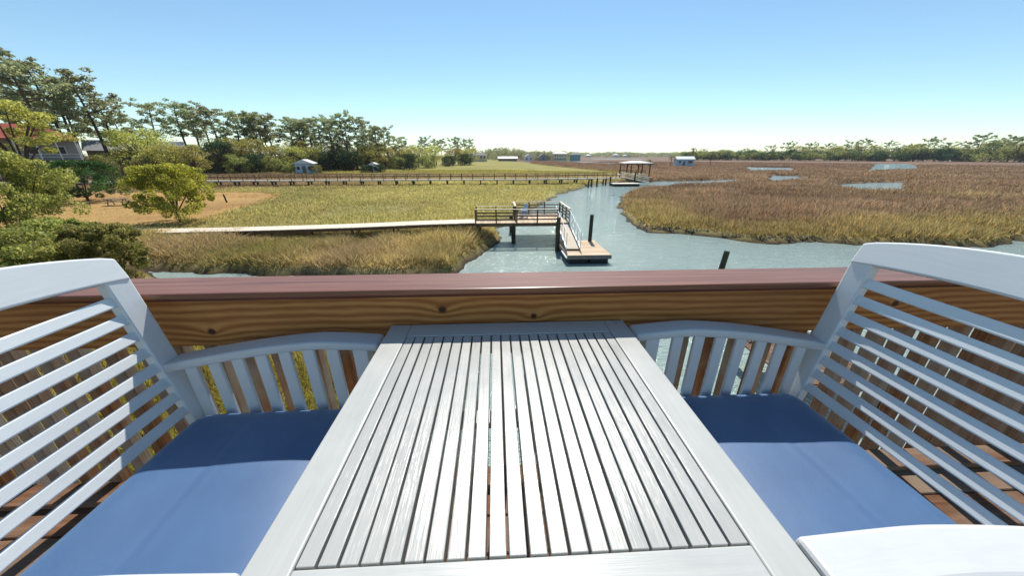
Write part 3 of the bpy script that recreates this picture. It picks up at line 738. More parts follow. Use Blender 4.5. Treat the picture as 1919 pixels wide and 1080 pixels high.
# ------------------------------------------------------------------ picnic table and stake on the lawn
def H(x, y): return float(land(np.array([float(x)]), np.array([float(y)]))[0][0])
pt_ = tag(empty('picnic_table', (-43.6, 41.4, H(-43.6,41.4)), R(20)), 'weathered grey picnic table with benches on the tan lawn', 'picnic table')
for i in range(5): obj('top_board', box_mesh(1.85,.14,.04,.004,1,M['greywood']), pt_, (0,-.3+.15*i,.74))
for s in (-1,1):
    for k in (0,1): obj('bench_board', box_mesh(1.85,.13,.04,.004,1,M['greywood']), pt_, (0,s*(.66+.14*k),.44))
    for k in (-1,1):
        bm = bmesh.new(); bar_bm(bm,(s*.62,k*.62,0),(s*.62,k*.2,.72),.09,.04); obj('leg', bm_mesh(bm), pt_, mat=M['greywood'])
    obj('bench_support', box_mesh(.04,1.6,.09,0,1,M['greywood']), pt_, (s*.66,0,.38))
bm = bmesh.new(); tube_bm(bm, [(0,0,-.3),(-.12,.05,.55),(-.2,.05,1.0)], [.1,.09,.08], 8)
tag(obj('leaning_stump', bm_mesh(bm), None, (-32.8,43.2,H(-32.8,43.2)), mat=M['bark']), 'short dark leaning post on the lawn edge', 'post')

# ------------------------------------------------------------------ houses
def house(name, label, loc, rz, w_, d_, h_, wall, roof, rh=1.6, ridge='x', eave=.5, stilts=0, wins=(), door=None, trim='wallwhite', porch=False):
    t = tag(empty(name, loc, rz), label, 'house')
    z0 = stilts
    obj('wall', box_mesh(w_,d_,h_,0,1,M[wall]), t, (0,0,z0+h_/2))
    bm = bmesh.new(); e = eave
    if ridge == 'x':
        pr = [(-w_/2-e,-d_/2-e,0),(w_/2+e,-d_/2-e,0),(w_/2+e,d_/2+e,0),(-w_/2-e,d_/2+e,0),(-w_/2-e,0,rh),(w_/2+e,0,rh)]; fs = ((0,1,5,4),(2,3,4,5),(0,4,3),(1,2,5),(3,2,1,0))
    elif ridge == 'y':
        pr = [(-w_/2-e,-d_/2-e,0),(w_/2+e,-d_/2-e,0),(w_/2+e,d_/2+e,0),(-w_/2-e,d_/2+e,0),(0,-d_/2-e,rh),(0,d_/2+e,rh)]; fs = ((0,4,5,3),(1,2,5,4),(0,1,4),(2,3,5),(3,2,1,0))
    else:
        k = min(w_,d_)/2; pr = [(-w_/2-e,-d_/2-e,0),(w_/2+e,-d_/2-e,0),(w_/2+e,d_/2+e,0),(-w_/2-e,d_/2+e,0),(-w_/2+k,0,rh),(w_/2-k,0,rh)]; fs = ((0,1,5,4),(2,3,4,5),(0,4,3),(1,2,5),(3,2,1,0))
    v = [bm.verts.new((p[0],p[1],p[2]+z0+h_+.01)) for p in pr]
    for f in fs: bm.faces.new([v[i] for i in f])
    bmesh.ops.recalc_face_normals(bm, faces=bm.faces[:])
    rf = obj('roof', bm_mesh(bm), t, mat=M[roof])
    for (x, z, ww, hh) in wins:
        f = obj('window', box_mesh(ww+.24,.08,hh+.24,0,1,M[trim]), t, (x,-d_/2-.03,z0+z))
        obj('pane', box_mesh(ww,.03,hh,0,1,M['glass']), f, (0,-.05,0))
    if door is not None: obj('door', box_mesh(1.0,.07,2.1,0,1,M['wallbrown']), t, (door,-d_/2-.03,z0+1.06))
    if stilts:
        for i in range(max(2,int(w_/3))+1):
            for s in (-1,1): obj('stilt', box_mesh(.3,.3,stilts,0,1,M['greywood']), t, (-w_/2+.2+i*(w_-.4)/max(2,int(w_/3)), s*(d_/2-.2), stilts/2))
    if porch:
        obj('porch_deck', box_mesh(w_,2.4,.2,0,1,M['greywood']), t, (0,-d_/2-1.25,z0-.1)); 
        for i in range(int(w_/2.5)+1): obj('porch_post', box_mesh(.16,.16,h_+z0,0,1,M['wallwhite']), t, (-w_/2+.1+i*(w_-.2)/int(w_/2.5),-d_/2-2.3,(h_+z0)/2))
        for z in (.5,1.0): obj('porch_rail', box_mesh(w_,.06,.08,0,1,M['wallwhite']), t, (0,-d_/2-2.3,z0+z))
        obj('porch_roof', box_mesh(w_+.6,2.8,.15,0,1,M[roof]), t, (0,-d_/2-1.3,z0+h_-.1), (R(7),0,0))
    return t
house('stilt_house', 'large grey stilt house with red roof behind the left trees', (-95,77,.7), R(46), 15, 9, 4.0, 'wallgrey', 'roofred', 2.6, 'hip', .6, 4.4, [(-5,1.7,1.3,1.4),(-1.8,1.7,1.3,1.4),(1.8,1.7,1.3,1.4),(5,1.7,1.3,1.4)], None, porch=True)
house('long_house', 'long low house with grey roof behind the pines on the left', (-98,104,.8), R(40), 18, 9, 6.2, 'wallbrown', 'roofgrey', 2.6, 'x', .6, 0, [(-6,4.4,1.4,1.2),(-2,4.4,1.4,1.2),(2,4.4,1.4,1.2),(6,4.4,1.4,1.2)])
house('white_gable_house', 'white house with pale roof peeking between pines behind the dark cedar', (-92,128,.8), R(30), 11, 8, 4.8, 'wallwhite', 'roofwhite', 1.8, 'x', .5, 0, [(-3,2.2,1.2,1.4),(0,2.2,1.2,1.4),(3,2.2,1.2,1.4)])
house('blue_cottage', 'small pale blue cottage with white gable roof beyond the boardwalk', (-59.0,113.5,.75), R(12), 4.9, 5, 2.8, 'wallblue', 'roofwhite', 1.2, 'y', .4, 0, [(-1.5,1.5,.8,1.0),(1.5,1.5,.8,1.0)], 0)
house('grey_house', 'grey house with light roof behind the dark round shrubs', (-66.5,150,.8), R(8), 15, 8, 4.4, 'wallgrey', 'roofgrey', 2.2, 'x', .5, 0, [(-5,2.2,1.2,1.3),(-2,2.2,1.2,1.3),(4,2.2,1.2,1.3)])
house('garden_shed', 'small white shed right of the tall dark trees', (-39.6,118,.75), R(5), 2.7, 2.7, 2.3, 'wallwhite', 'roofwhite', .7, 'y', .25, 0, [(.6,1.3,.8,.9)], -.65)
house('tan_house', 'tan house with pale hip roof at the end of the left pines', (-12.5,302,.8), R(0), 12, 9, 5.2, 'wallcream', 'roofgrey', 2.2, 'hip', .6, 0, [(-4,3.6,1.4,1.6),(-1.3,3.6,1.4,1.6),(1.3,3.6,1.4,1.6),(4,3.6,1.4,1.6)])
house('low_white_house', 'long low white-roofed building on the green marsh edge', (12,330,.8), R(0), 17, 8, 2.4, 'wallbrown', 'roofwhite', 1.6, 'x', .5, 0, [(-5,1.4,1.3,1.1),(0,1.4,1.3,1.1),(5,1.4,1.3,1.1)])
house('white_cottage', 'small white gabled cottage in the far middle distance', (33,345,.8), R(0), 8, 8, 4, 'wallwhite', 'roofwhite', 2.4, 'y', .4, 0, [(-2,2,1.2,1.5),(2,2,1.2,1.5)])
house('grey_gable_house', 'small grey gabled house right of the far white cottage', (47,346,.8), R(0), 8, 8, 3.6, 'wallgrey', 'roofgrey', 3.0, 'y', .4, 0, [(0,2,1.5,1.5)])
house('cream_beach_house', 'wide cream three-storey house among trees near the horizon', (63,344,.8), R(0), 13, 8, 6.6, 'wallcream', 'roofwhite', 1.9, 'hip', .7, 0, [(x,z,1.2,1.3) for x in (-4.8,-2.4,0,2.4,4.8) for z in (1.8,4.8)])
house('teal_beach_house', 'teal house right of the wide cream house near the horizon', (78,342,.8), R(0), 8.4, 8, 5.6, 'wallteal', 'roofgrey', 2.2, 'hip', .7, 0, [(x,z,1.1,1.2) for x in (-2.6,0,2.6) for z in (1.6,4.0)])
for i,(x,y,s) in enumerate(((190,900,.8),(215,930,1.0),(250,945,.9),(330,960,1.1),(365,985,.8))):
    house('far_house', 'tiny white-roofed house on the horizon, %s from the left of its row' % ORD[i], (x,y,.8), 0, 13*s, 10, 5.5*s, 'wallwhite', 'roofwhite', 2.6, 'hip', .6, 0, [(-3,3,1.6,1.8),(0,3,1.6,1.8),(3,3,1.6,1.8)])['group'] = 'houses on the horizon'
house('blue_marsh_house', 'small pale blue house with white roof standing alone in the marsh', (96.2,176,.5), R(-14), 8.0, 6, 3.1, 'wallblue', 'roofwhite', 1.3, 'x', .35, .5, [(2.2,1.8,2.0,1.2),(-2.6,1.8,.9,1.3)], -.6)
house('right_shore_house', 'cream house with pale roof half hidden in the right treeline', (396,352,.5), R(-45), 16, 10, 9, 'wallcream', 'roofwhite', 3.0, 'hip', .6, 0, [(-5,6.5,1.5,1.6),(0,6.5,1.5,1.6),(5,6.5,1.5,1.6)])
house('right_white_house', 'white-roofed house peeking over trees at far right', (452,322,.5), R(-45), 14, 10, 11, 'wallwhite', 'roofwhite', 2.5, 'hip', .6, 0, [(-4,8.5,1.5,1.6),(0,8.5,1.5,1.6),(4,8.5,1.5,1.6)])

# ------------------------------------------------------------------ trees
def leaf_quads(cs, size, r, aspect=.45, flat=0.0):
    n = len(cs); u = r.normal(size=(n,3)); u[:,2] *= (1-flat); u /= np.linalg.norm(u,axis=1)[:,None]
    t = r.normal(size=(n,3)); t[:,2] *= (1-flat); v = np.cross(u,t); v /= np.linalg.norm(v,axis=1)[:,None]
    s = (size*r.uniform(.6,1.35,n))[:,None]
    a, b = u*s*.5, v*s*.5*aspect
    return np.stack([cs-a, cs-b*1.0, cs+a, cs+b*1.0],1).reshape(-1,3)
def blob(r, n, c, rad, shell=.0):
    p = r.normal(size=(n,3)); p /= np.linalg.norm(p,axis=1)[:,None]
    k = r.random(n)**(1/3)*(1-shell)+shell*r.uniform(.85,1.05,n)
    return np.array(c)+p*k[:,None]*np.array(rad)
def pine_proto(seed, lean=.0, bare=.45, dens=1.25, spread=.18, leaf=.024):
    """unit-height tree (1 m), scaled per instance"""
    r = np.random.default_rng(seed); bm = bmesh.new()
    tr = []
    wob = r.normal(size=2)*.02
    for k in range(9):
        t = k/8; tr.append(Vector((lean*t*t+wob[0]*math.sin(t*4), wob[1]*math.sin(t*5+1), t*.97)))
    tube_bm(bm, [(tr[0].x,tr[0].y,-.03)]+tr[1:], [.017*(1-.85*k/8)+.0012 for k in range(9)], 7)
    cs = []
    nb = 17
    for i in range(nb):
        t = bare+(1-bare)*((i+r.uniform(0,.8))/nb); k = min(7,int(t*8)); p0 = tr[k].lerp(tr[k+1], t*8-k)
        az = i*2.4+r.uniform(-.6,.6); prof = math.sin(min(1,(t-bare)/(1-bare)*1.0+.18)*math.pi*.86)
        L = spread*(.45+.75*prof)*r.uniform(.7,1.25)
        el = r.uniform(.05,.45)
        d = Vector((math.cos(az)*math.cos(el), math.sin(az)*math.cos(el), math.sin(el)))
        p1 = p0+d*L*.55+Vector((0,0,-.004)); p2 = p0+d*L+Vector((0,0,L*.12))
        tube_bm(bm, [p0,p1,p2], [.0052,.0034,.0014], 4, False)
        for c, sc in ((p2,1.0),(p1.lerp(p2,.45)+Vector(r.normal(size=3)*.012),.9),(p2+Vector(r.normal(size=3)*.03),.8),(p1+Vector(r.normal(size=3)*.02),.55)):
            if r.random() < .92:
                rr = .042*sc*r.uniform(.75,1.25)
                cs.append(blob(r, int(46*dens*sc*sc)+6, c, (rr*1.25,rr*1.25,rr*.62)))
    for q in range(4):
        c = tr[-1]+Vector(r.normal(size=3)*.02); cs.append(blob(r, int(45*dens), c, (.05,.05,.03)))
    cs = np.concatenate(cs)
    tm = bm_mesh(bm,'trunk'); tm.materials.append(M['bark'])
    cm = np_mesh('crown', leaf_quads(cs, leaf, r, .5), 4); cm.materials.append(M['pine1'])
    return tm, cm
def oak_proto(seed, mat, width=.48, nb=34, per=150, leaf=.03, low=.22, bark='bark', cl=(.22,.40), out=1.0):
    r = np.random.default_rng(seed); bm = bmesh.new(); cs = []
    LR = 1.0 if nb < 50 else .8; base = Vector((0,0,-.03)); fork = Vector((r.normal()*.02, r.normal()*.02, low))
    tube_bm(bm, [base, Vector((0.005,0,low*.5)), fork], [.035,.028,.025], 8)
    for i in range(nb):
        t = i/nb; az = i*2.399+r.uniform(-.5,.5); zz = low*1.0+(1-low*1.1)*r.random()**.75
        er = width*math.sqrt(max(.06,1-((zz-.45)/.60)**2))*r.uniform(.4,out)
        c = Vector((math.cos(az)*er, math.sin(az)*er, min(zz,.93)))
        mid = fork.lerp(c,.5)+Vector((0,0,.05))
        if i % max(2, nb//14) == 0: tube_bm(bm, [fork,mid,c], [.014*LR,.009*LR,.003], 5, False)
        rr = width*r.uniform(*cl)
        cs.append(blob(r, int(per*r.uniform(.7,1.2)), c, (rr,rr,rr*r.uniform(.5,.75)), .35))
    cs = np.concatenate(cs); cs[:,2] = np.clip(cs[:,2], .015, 1.02)
    tm = bm_mesh(bm,'trunk'); tm.materials.append(M[bark])
    cm = np_mesh('crown', leaf_quads(cs, leaf, r, .6), 4); cm.materials.append(M[mat])
    return tm, cm
def palm_proto(seed):
    r = np.random.default_rng(seed); bm = bmesh.new()
    tube_bm(bm, [(0,0,-.03),(.01,0,.4),(.02,.01,.82)], [.03,.024,.026], 8)
    vs_ = []
    for i in range(34):
        az = r.uniform(0,6.28); el = r.uniform(-.6,1.2); L = r.uniform(.2,.3)
        d = np.array([math.cos(az)*math.cos(el), math.sin(az)*math.cos(el), math.sin(el)]); s = np.array([-math.sin(az),math.cos(az),0])
        p0 = np.array([.02,.01,.82]); p1 = p0+d*L*.6; p2 = p1+d*L*.4+np.array([0,0,-.10])
        for k in range(9):
            q = p1*(1-k/8)+p2*k/8; o2 = s*.075*(1-.6*k/8)+d*.05+np.array([0,0,-.03])
            vs_ += [q,q+d*.012,q+o2,q+o2-d*.006,  q,q+d*.012,q+d*.05-s*.075*(1-.6*k/8)+np.array([0,0,-.03]),q+d*.05-s*.07*(1-.6*k/8)+np.array([0,0,-.035])]
        n = s*.004
        vs_ += [p0-n,p0+n,p1+n,p1-n, p1-n,p1+n,p2+n,p2-n]
    tm = bm_mesh(bm,'trunk'); tm.materials.append(M['bark'])
    cm = np_mesh('crown', np.array(vs_), 4); cm.materials.append(M['palm'])
    return tm, cm
def plant(name, proto, label, cat, loc, h, wx=1.0, rz=0.0, group=None):
    t = empty(name, loc, rz); t.scale = (h*wx, h*wx, h)
    obj('trunk', proto[0], t); obj('crown', proto[1], t)
    return tag(t, label, cat, group)
PINES = [pine_proto(1,.03), pine_proto(2,-.05,.5), pine_proto(3,.06,.38,1.5,.22), pine_proto(4,0,.52,1.3,.22), pine_proto(5,-.03,.42,1.5,.18)]
OAKS = [oak_proto(11,'oak'), oak_proto(12,'oak',.55,38), oak_proto(13,'oak',.42,30)]
DARKS = [oak_proto(21,'dark',.5,46,170,.035,.08), oak_proto(22,'dark',.42,40,170,.035,.08)]
SHRUBS = [oak_proto(31,'shrub',.62,40,150,.05,.06), oak_proto(32,'shrub',.7,44,150,.05,.06), oak_proto(33,'dark',.7,44,150,.05,.06)]
PALMS = [palm_proto(41)]
LP = [(-97.93,84,23.7,'p'),(-101.19,90,25.2,'p'),(-107.99,98,23.5,'p'),(-97.89,90,19.0,'p'),(-94.24,92,23.2,'p'),(-103.89,104,20.9,'p'),(-109.89,112,15.9,'p'),(-101.74,108,16.6,'o'),(-105.02,118,19.2,'p'),(-98.32,120,19.6,'p'),(-100.41,128,20.0,'p'),(-91.24,122,18.3,'p'),(-85.78,126,18.0,'p'),(-87.89,134,18.0,'p'),(-77.53,130,17.2,'p'),(-75.13,138,17.5,'p'),(-66.88,132,15.9,'p'),(-66.45,142,17.9,'p'),(-59.49,136,16.7,'p'),(-54.78,134,18.2,'p'),(-53.18,140,17.8,'p'),(-46.69,134,13.5,'p'),(-44.91,142,15.1,'p'),(-43.12,148,15.1,'p'),(-41.15,150,12.1,'p'),(-35.61,190,13.5,'p'),(-29.21,200,12.9,'p'),(-20.98,205,14.0,'p'),(-14.54,215,13.6,'p'),(-41.19,180,8.8,'o'),(-74,59,12.6,'o'),(-88.35,95,11.0,'o'),(-79.41,90,7.8,'o'),(-75.12,92,7.4,'o'),(-86.02,120,9.7,'o'),(-76.17,118,9.6,'o'),(-67.92,128,10.0,'o'),(-45.85,140,9.8,'o'),(-60.5,142,12,'o'),(-52,146,12,'o'),(-81.38,110,8.4,'d'),(-75.74,108,5.0,'s'),(-72.53,112,5.2,'s'),(-70.09,118,6.0,'palm'),(-69.24,112,4.7,'s'),(-57.33,124,6.4,'d'),(-49.79,126,6.6,'d'),(-53.5,127,7.5,'d'),(-32.16,135,5.3,'s'),(-28.08,150,5.3,'s'),(-21.89,170,4.6,'s'),(-67.05,116,3.7,'s'),(-62,119,3.2,'s'),(-82,88,4.6,'s'),(-90,84,5.0,'s'),(-37,140,4.4,'s'),(-16,190,5.5,'s'),(-24,180,5.6,'o'),(-84,101,6.5,'o'),
      (-92,112,11,'o'),(-96,116,12,'o'),(-80,124,12,'o'),(-72,126,12,'o'),(-64,134,12.5,'o'),(-58,140,14,'o'),(-50,140,12.5,'o'),(-40,152,9,'o'),(-34,160,9,'o'),(-29,172,9.5,'o'),(-22,188,9,'o'),(-14,196,9,'o'),(-70,134,16,'p'),(-62,138,17,'p'),(-82,130,17.5,'p'),(-110,92,22,'p'),(-118,100,21,'p'),(-105,88,18,'p'),(-38,190,12.5,'p'),(-24,208,13.5,'p'),(-95,100,9,'o'),
      (-94,124,18,'p'),(-84,136,18.5,'p'),(-80,132,16.5,'p'),(-72,136,16,'p'),(-68,138,17,'p'),(-57,142,17.5,'p'),(-50,142,17,'p'),(-47,146,15,'p'),(-39,156,12,'p'),(-32,196,12.5,'p'),(-18,212,13,'p'),(-88,118,9.5,'o'),(-80,114,8.5,'o'),(-66,122,7.5,'o'),(-60,126,8,'o'),(-46,132,8,'o'),(-42,138,8,'o'),(-36,146,7.5,'o'),(-19,200,7.5,'o'),(-62.6,111,2.7,'s'),(-55.2,111.5,2.4,'s'),(-41.6,116,2.2,'s'),(-37.2,116.5,2.4,'s')]
random.seed(21)
order = sorted(range(len(LP)), key=lambda i: LP[i][0]/LP[i][1])
cnts = {}
NAMES = {'p':('pine_tree','tall pine, %s pine from the left along the left shore'),'o':('oak_tree','yellow-green leafy tree, %s of its kind from the left beneath the shore pines'),'d':('cedar_tree','dark rounded evergreen, %s dark tree from the left on the far shore'),'s':('shoreline_shrub','low shrub, %s from the left along the far shore edge'),'palm':('palm_tree','lone palm beside shrubs at the left shore %s')}
for i in order:
    x,y,h,k = LP[i]; n = cnts.get(k,0); cnts[k] = n+1
    nm, lb = NAMES[k]
    lb = lb % ordinal(n) if k != 'palm' else 'shaggy palm among the shrubs of the left shore'
    pr = {'p':PINES,'o':OAKS,'d':DARKS,'s':SHRUBS,'palm':PALMS}[k]
    if k == 'o' and y < 70: pr = [oak_proto(14,'oak',.42,60,240,.021,cl=(.12,.26),out=1.1)]
    if k == 'p' and 120 < y < 150 and x > -70: pr = [PINES[2],PINES[4],PINES[0]]
    hh = h*(.96 if k == 'p' and y < 110 else 1.02) if not (k == 'o' and h > 10.5 and y > 100) else h*.72; wx = {'p':random.uniform(1.0,1.3),'o':random.uniform(1.0,1.25),'d':1.15,'s':1.15,'palm':1.3}[k]
    plant(nm, random.choice(pr), lb, 'shrub' if k == 's' else 'tree', (x,y,H(x,y)-.05), hh, wx, random.uniform(0,6.28), {'p':'shore pines on the left','o':'leafy trees on the left shore','d':'dark evergreens on the left shore','s':'shrubs on the left shore'}.get(k))
# near plants on the left
JUN = oak_proto(51,'juniper',.70,150,200,.034,.16,cl=(.08,.22),out=1.15)
plant('juniper_tree', JUN, 'spreading golden-green juniper beside the walkway end', 'tree', (-27.2,30.1,H(-27.2,30.1)), 4.75, .80, .6)
BIG = oak_proto(52,'shrub',.62,120,330,.024,.12,cl=(.08,.24),out=1.15); BIG[1].materials.clear(); BIG[1].materials.append(leaf_mat('olive_tree_leaves',[sr(84,90,44),sr(134,138,72),sr(178,174,104),sr(212,202,140)],.62))
plant('coastal_tree', BIG, 'large olive-green leaning tree at the left edge of the yard', 'tree', (-24.6,18.2,.55), 5.5, .70, 2.0)
MID = oak_proto(53,'dark',.78,120,190,.034,.06,cl=(.08,.22),out=1.15); MID[1].materials.clear(); MID[1].materials.append(leaf_mat('mid_green_juniper',[sr(24,42,18),sr(44,70,30),sr(74,102,46),sr(104,126,66)],.4))
plant('bushy_juniper', MID, 'dark green bushy juniper between the lawn and the stilt house', 'tree', (-51,45.2,.7), 4.6, 1.0, .9)
B1 = oak_proto(54,'bush',.72,140,280,.040,.05,cl=(.09,.22),out=1.12); B2 = oak_proto(55,'bush',.8,140,280,.040,.05,cl=(.09,.22),out=1.12)
for i,(x,y,h,wx,lb) in enumerate(((-18.2,15.8,2.55,.8,'bright green leafy bush just past the railing, rightmost of its clump'),(-19.9,13.6,2.7,1.0,'bright green leafy bush behind the left chair top'),(-21.6,17.0,2.6,.8,'green bush between the olive tree and the creek inlet'),(-24.0,13.0,3.2,1.0,'leafy bush at the left picture edge below the olive tree'))):
    plant('leafy_bush', (B1,B2)[i % 2], lb, 'shrub', (x,y,.45), h, wx, 1.3*i, 'bushes by the creek inlet')
# trees round the lone blue house
for i,(x,y,h) in enumerate(((89.5,176,5.2),(79,178,3.6),(106,186,9.5),(119,190,7.5))):
    plant('palm_tree', PALMS[0], ('palm leaning over the left end of the lone blue marsh house','short shaggy palm left of the lone blue marsh house','tall palm just right of the lone blue marsh house','second tall palm right of the lone blue marsh house')[i], 'tree', (x,y,.4), h, (1.1,1.2,.75,.7)[i], i*1.1, 'palms near the marsh house')
RP = [(245.2,438.4,8.7),(256.3,437.5,12.3),(267.1,443.6,12.0),(280.3,446.1,12.1),(277.7,420.7,11.1),(287.2,424.9,9.8),(298.9,425.0,11.5),(305.0,423.1,12.3),(292.0,390.1,10.6),(320.4,413.8,11.6),(333.8,418.0,15.5),(326.4,395.3,12.2),(319.7,377.8,17.2),(354.1,410.3,16.7),(338.5,379.5,16.3),(345.5,378.5,16.5),(372.7,396.8,17.4),(378.6,390.8,16.3),(355.9,360.1,16.7),(391.2,385.7,19.7),(368.0,355.0,17.5),(374.3,354.7,20.9),(411.2,378.9,20.3),(391.4,352.4,17.7),(413.3,364.2,13.1),(408.5,355.0,17.4),(402.8,339.0,13.7),(415.9,342.0,14.3),(396.2,322.7,16.4),(404.8,324.5,17.7),(406.9,318.4,18.7),(421.6,320.7,13.6),(427.4,319.8,15.7),(444.7,327.6,15.7),(447.5,323.2,14.5),(439.1,312.2,15.9),(434.2,304.1,15.5),(448.2,310.0,21.8),(452.0,308.0,22.8),(457.4,306.2,23.7),(452.0,296.1,19.5),(469.4,302.8,18.8),(430.7,274.1,17.4),(444.1,276.5,19.2),(449.2,276.5,20.0),(453.9,275.5,19.4)]
UMB = [pine_proto(61,.05,.6,1.9,.34,.03), pine_proto(62,-.06,.55,1.9,.32,.03), pine_proto(63,.0,.5,1.9,.36,.03)]
random.seed(5)
order = sorted(range(len(RP)), key=lambda i: RP[i][0]/RP[i][1]); co_, cp_ = 0, 0
for j, i in enumerate(order):
    x,y,h = RP[i]; k = j % 5 in (0,2)
    if k: plant('umbrella_pine', UMB[j % 3], 'flat-crowned pine, %s pine from the left in the right-hand treeline' % ordinal(cp_), 'tree', (x,y,.4), h*1.04, 1.05, random.uniform(0,6.28), 'pines of the right treeline'); cp_ += 1
    else: plant('leafy_tree', OAKS[j % 3], 'rounded leafy tree, %s leafy one from the left in the right-hand treeline' % ordinal(co_), 'tree', (x,y,.4), h*random.uniform(.72,.95), random.uniform(1.0,1.3), random.uniform(0,6.28), 'leafy trees of the right treeline'); co_ += 1
# thickets that read as one mass
def thicket(name, label, pts, mat, per=70, leaf=.6, seed=1):
    r = np.random.default_rng(seed); cs = []
    for (x,y,h,w_) in pts:
        for _ in range(5):
            c = (x+r.normal()*w_*.5, y+r.normal()*w_*.5, .4+h*r.uniform(.25,.78)); cs.append(blob(r, per, c, (w_*.42,w_*.42,h*.28), .3))
    cs = np.concatenate(cs); cs[:,2] = np.maximum(cs[:,2], .3)
    tag(obj(name, np_mesh(name, leaf_quads(cs, leaf, r, .6), 4), mat=M[mat]), label, 'undergrowth', kind='stuff')
random.seed(31); T = []
for i in range(130):
    t = i/129; T.append((240+t*236+random.uniform(-6,6), 432-t*168+random.uniform(-10,14), random.uniform(8,12)+t*3, random.uniform(8,12)))
thicket('shore_thicket', 'dense olive undergrowth along the right-hand treeline', T[::2], 'shrub', 260, .9, 3)
thicket('dark_shore_thicket', 'dark evergreen undergrowth along the right-hand treeline', T[1::2], 'dark', 260, .9, 4)
T = []
for i in range(60):
    t = i/59; T.append((-112+t*72+random.uniform(-3,3), 108+t*44+random.uniform(-3,6), random.uniform(3.5,7.5), random.uniform(4,6.5)))
thicket('understory', 'mixed understory leaves beneath the left shore pines', T, 'shrub', 150, .5, 5)
T = [(-20+random.uniform(-14,200)*1.0, 0, 0, 0) for _ in range(0)]
for i in range(110):
    t = random.random(); y = random.uniform(362,600); T.append((-14+t*.24*y+random.uniform(-10,10), y, random.uniform(5,15)*(1.2-.5*t), random.uniform(7,12)))
thicket('distant_grove', 'clumped trees around the far houses at the horizon', T, 'pine1', 90, 1.2, 6)
T = []
for i in range(260):
    t = random.random(); y = random.uniform(1000,1700); T.append((y*(-.1+.8*t), y, random.uniform(9,17), random.uniform(20,40)))
thicket('horizon_woods', 'thin grey-green line of woods on the horizon', T, 'pine1', 60, 3.2, 7)

# ------------------------------------------------------------------ marsh grass
def grass(name, label, n, region, rmin, rmax, amin, amax, hs=1.0, wmul=1.0, seed=1, power=1.3, lean=.35, cmul=1.0):
    r = np.random.default_rng(seed)
    # radial density ~ r^-power per area
    k = 2-power; u = r.random(n); rr = (rmin**k+u*(rmax**k-rmin**k))**(1/k); aa = np.radians(r.uniform(amin,amax,n))
    x, y = rr*np.sin(aa), rr*np.cos(aa)
    # clumping
    x += r.normal(size=n)*.05*rr**.5; y += r.normal(size=n)*.05*rr**.5
    h, c, gh, d = land(x, y)
    keep = region(x, y, d) & (gh > .06)
    x, y, h, c, gh, rr, d = x[keep], y[keep], h[keep], c[keep], gh[keep], rr[keep], d[keep]; m = len(x)
    cl = fnoise(x, y, 1.6, 71); cl2 = fnoise(x, y, 7, 81)
    hgt = gh*hs*(.45+.9*cl)*r.uniform(.6,1.25,m)*(.55+.45*ss(.30,.42,cl2)+.35*ss(.6,.75,cl2))
    wd = np.maximum(.012, rr*.0013)*wmul*r.uniform(.7,1.4,m)
    az = r.uniform(0,6.283,m); ln = r.normal(size=(m,2))*lean*hgt[:,None]
    sx, sy = np.cos(az)*wd, np.sin(az)*wd
    base = np.stack([x,y,h-.03],1)
    tip = base+np.stack([ln[:,0],ln[:,1],hgt],1)
    sv = np.stack([sx,sy,np.zeros(m)],1)
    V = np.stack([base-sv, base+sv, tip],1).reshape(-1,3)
    br = (r.uniform(.45,1.6,m)*(.72+.6*cl2))[:,None]*cmul
    tint = np.where(r.random(m)[:,None] < .25, np.array([[1.25,1.12,.95]]), np.array([[1,1,1]]))
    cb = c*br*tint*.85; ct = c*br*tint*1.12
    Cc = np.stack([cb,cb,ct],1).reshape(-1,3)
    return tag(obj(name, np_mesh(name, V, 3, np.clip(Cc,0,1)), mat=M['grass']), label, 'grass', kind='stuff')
grass('tall_bank_grass', 'tall tangled ochre grass between the walkway and the creek', 330000, lambda x,y,d: (y < 27) & (x < 2.5) & (y > 15.5), 16, 46, -62, 8, 1.05, .85, 1, .6, .6)
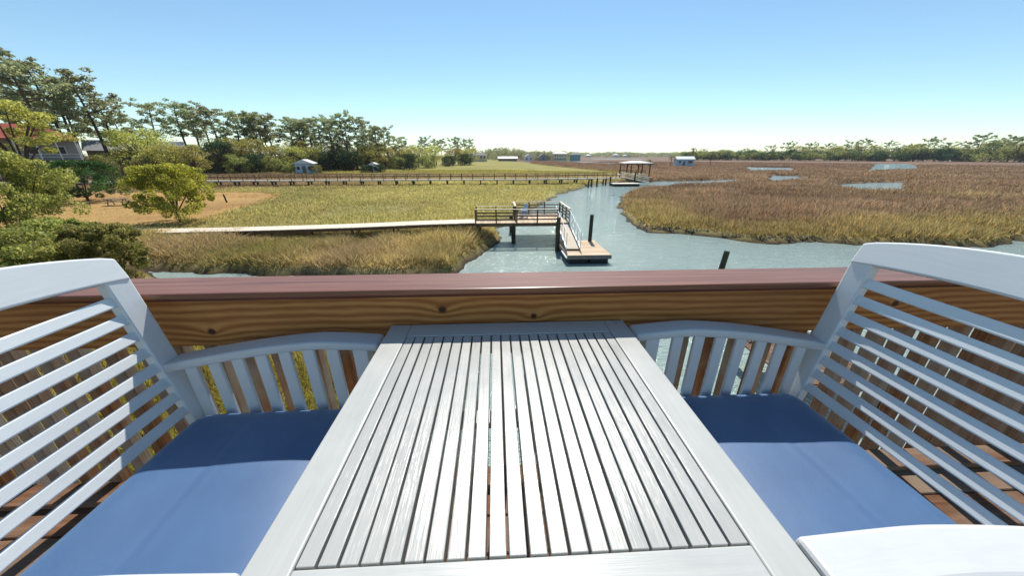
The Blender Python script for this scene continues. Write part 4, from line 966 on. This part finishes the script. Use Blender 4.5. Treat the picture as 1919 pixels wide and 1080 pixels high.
grass('green_marsh_grass', 'short olive-green marsh grass beyond the walkway', 380000, lambda x,y,d: (y >= 24.5) & (left_side(x,y) > .5) & (poly_sd(x,y,LAWN) > -.5), 25, 130, -62, 30, .9, .8, 2, 1.25, .45)
grass('brown_marsh_grass', 'brown cordgrass covering the marsh right of the creek', 620000, lambda x,y,d: (left_side(x,y) <= .5), 22, 330, 6, 62, .95, .8, 3, 1.4, .4)
grass('lawn_tufts', 'sparse dry tufts on the tan lawn', 26000, lambda x,y,d: poly_sd(x,y,LAWN) < .5, 30, 75, -62, -30, 1.2, 1.0, 4, 1.0, .6)
grass('near_shore_grass', 'bright yellow-green grass below the deck seen between pickets', 60000, lambda x,y,d: (y < 16) & (x < 1), 3, 20, -80, 20, 1.0, 1.0, 5, .9, .5)

# oyster shells along the mud bank on the right
r = np.random.default_rng(9); xs, ys = r.uniform(11.5,24,30000), r.uniform(20.5,29,30000)
h, c, gh, d = land(xs, ys); k = (d > -.05) & (d < .5) & (fnoise(xs,ys,1.5,91) > .45); xs, ys, h = xs[k][:2600], ys[k][:2600], h[k][:2600]
cs = np.stack([xs,ys,h+.02],1); Q = leaf_quads(cs, .12, r, .6, .5)
sh = np.repeat(np.where(r.random(len(xs))[:,None] < .35, C(196,188,172)[None], C(60,52,44)[None]), 4, 0)
tag(obj('oyster_shells', np_mesh('shells', Q, 4, sh), mat=M['grass']), 'pale oyster shells scattered along the dark mud bank', 'shells', kind='stuff')

# ------------------------------------------------------------------ air
m, nt, out = new_mat('marsh_haze')
pv = N(nt, 'VolumePrincipled', Color=(.86,.93,1,1), Density=HAZE, Anisotropy=.2); nt.links.new(pv.outputs[0], out.inputs['Volume'])
bm = bmesh.new(); box_bm(bm, (0, 0, 19.0), (8400, 8400, 44))
tag(obj('haze', bm_mesh(bm), mat=m), 'thin pale haze over the whole marsh', kind='stuff')

# ------------------------------------------------------------------ render settings
scene.render.engine = 'CYCLES'
scene.cycles.max_bounces = 8; scene.cycles.transparent_max_bounces = 4
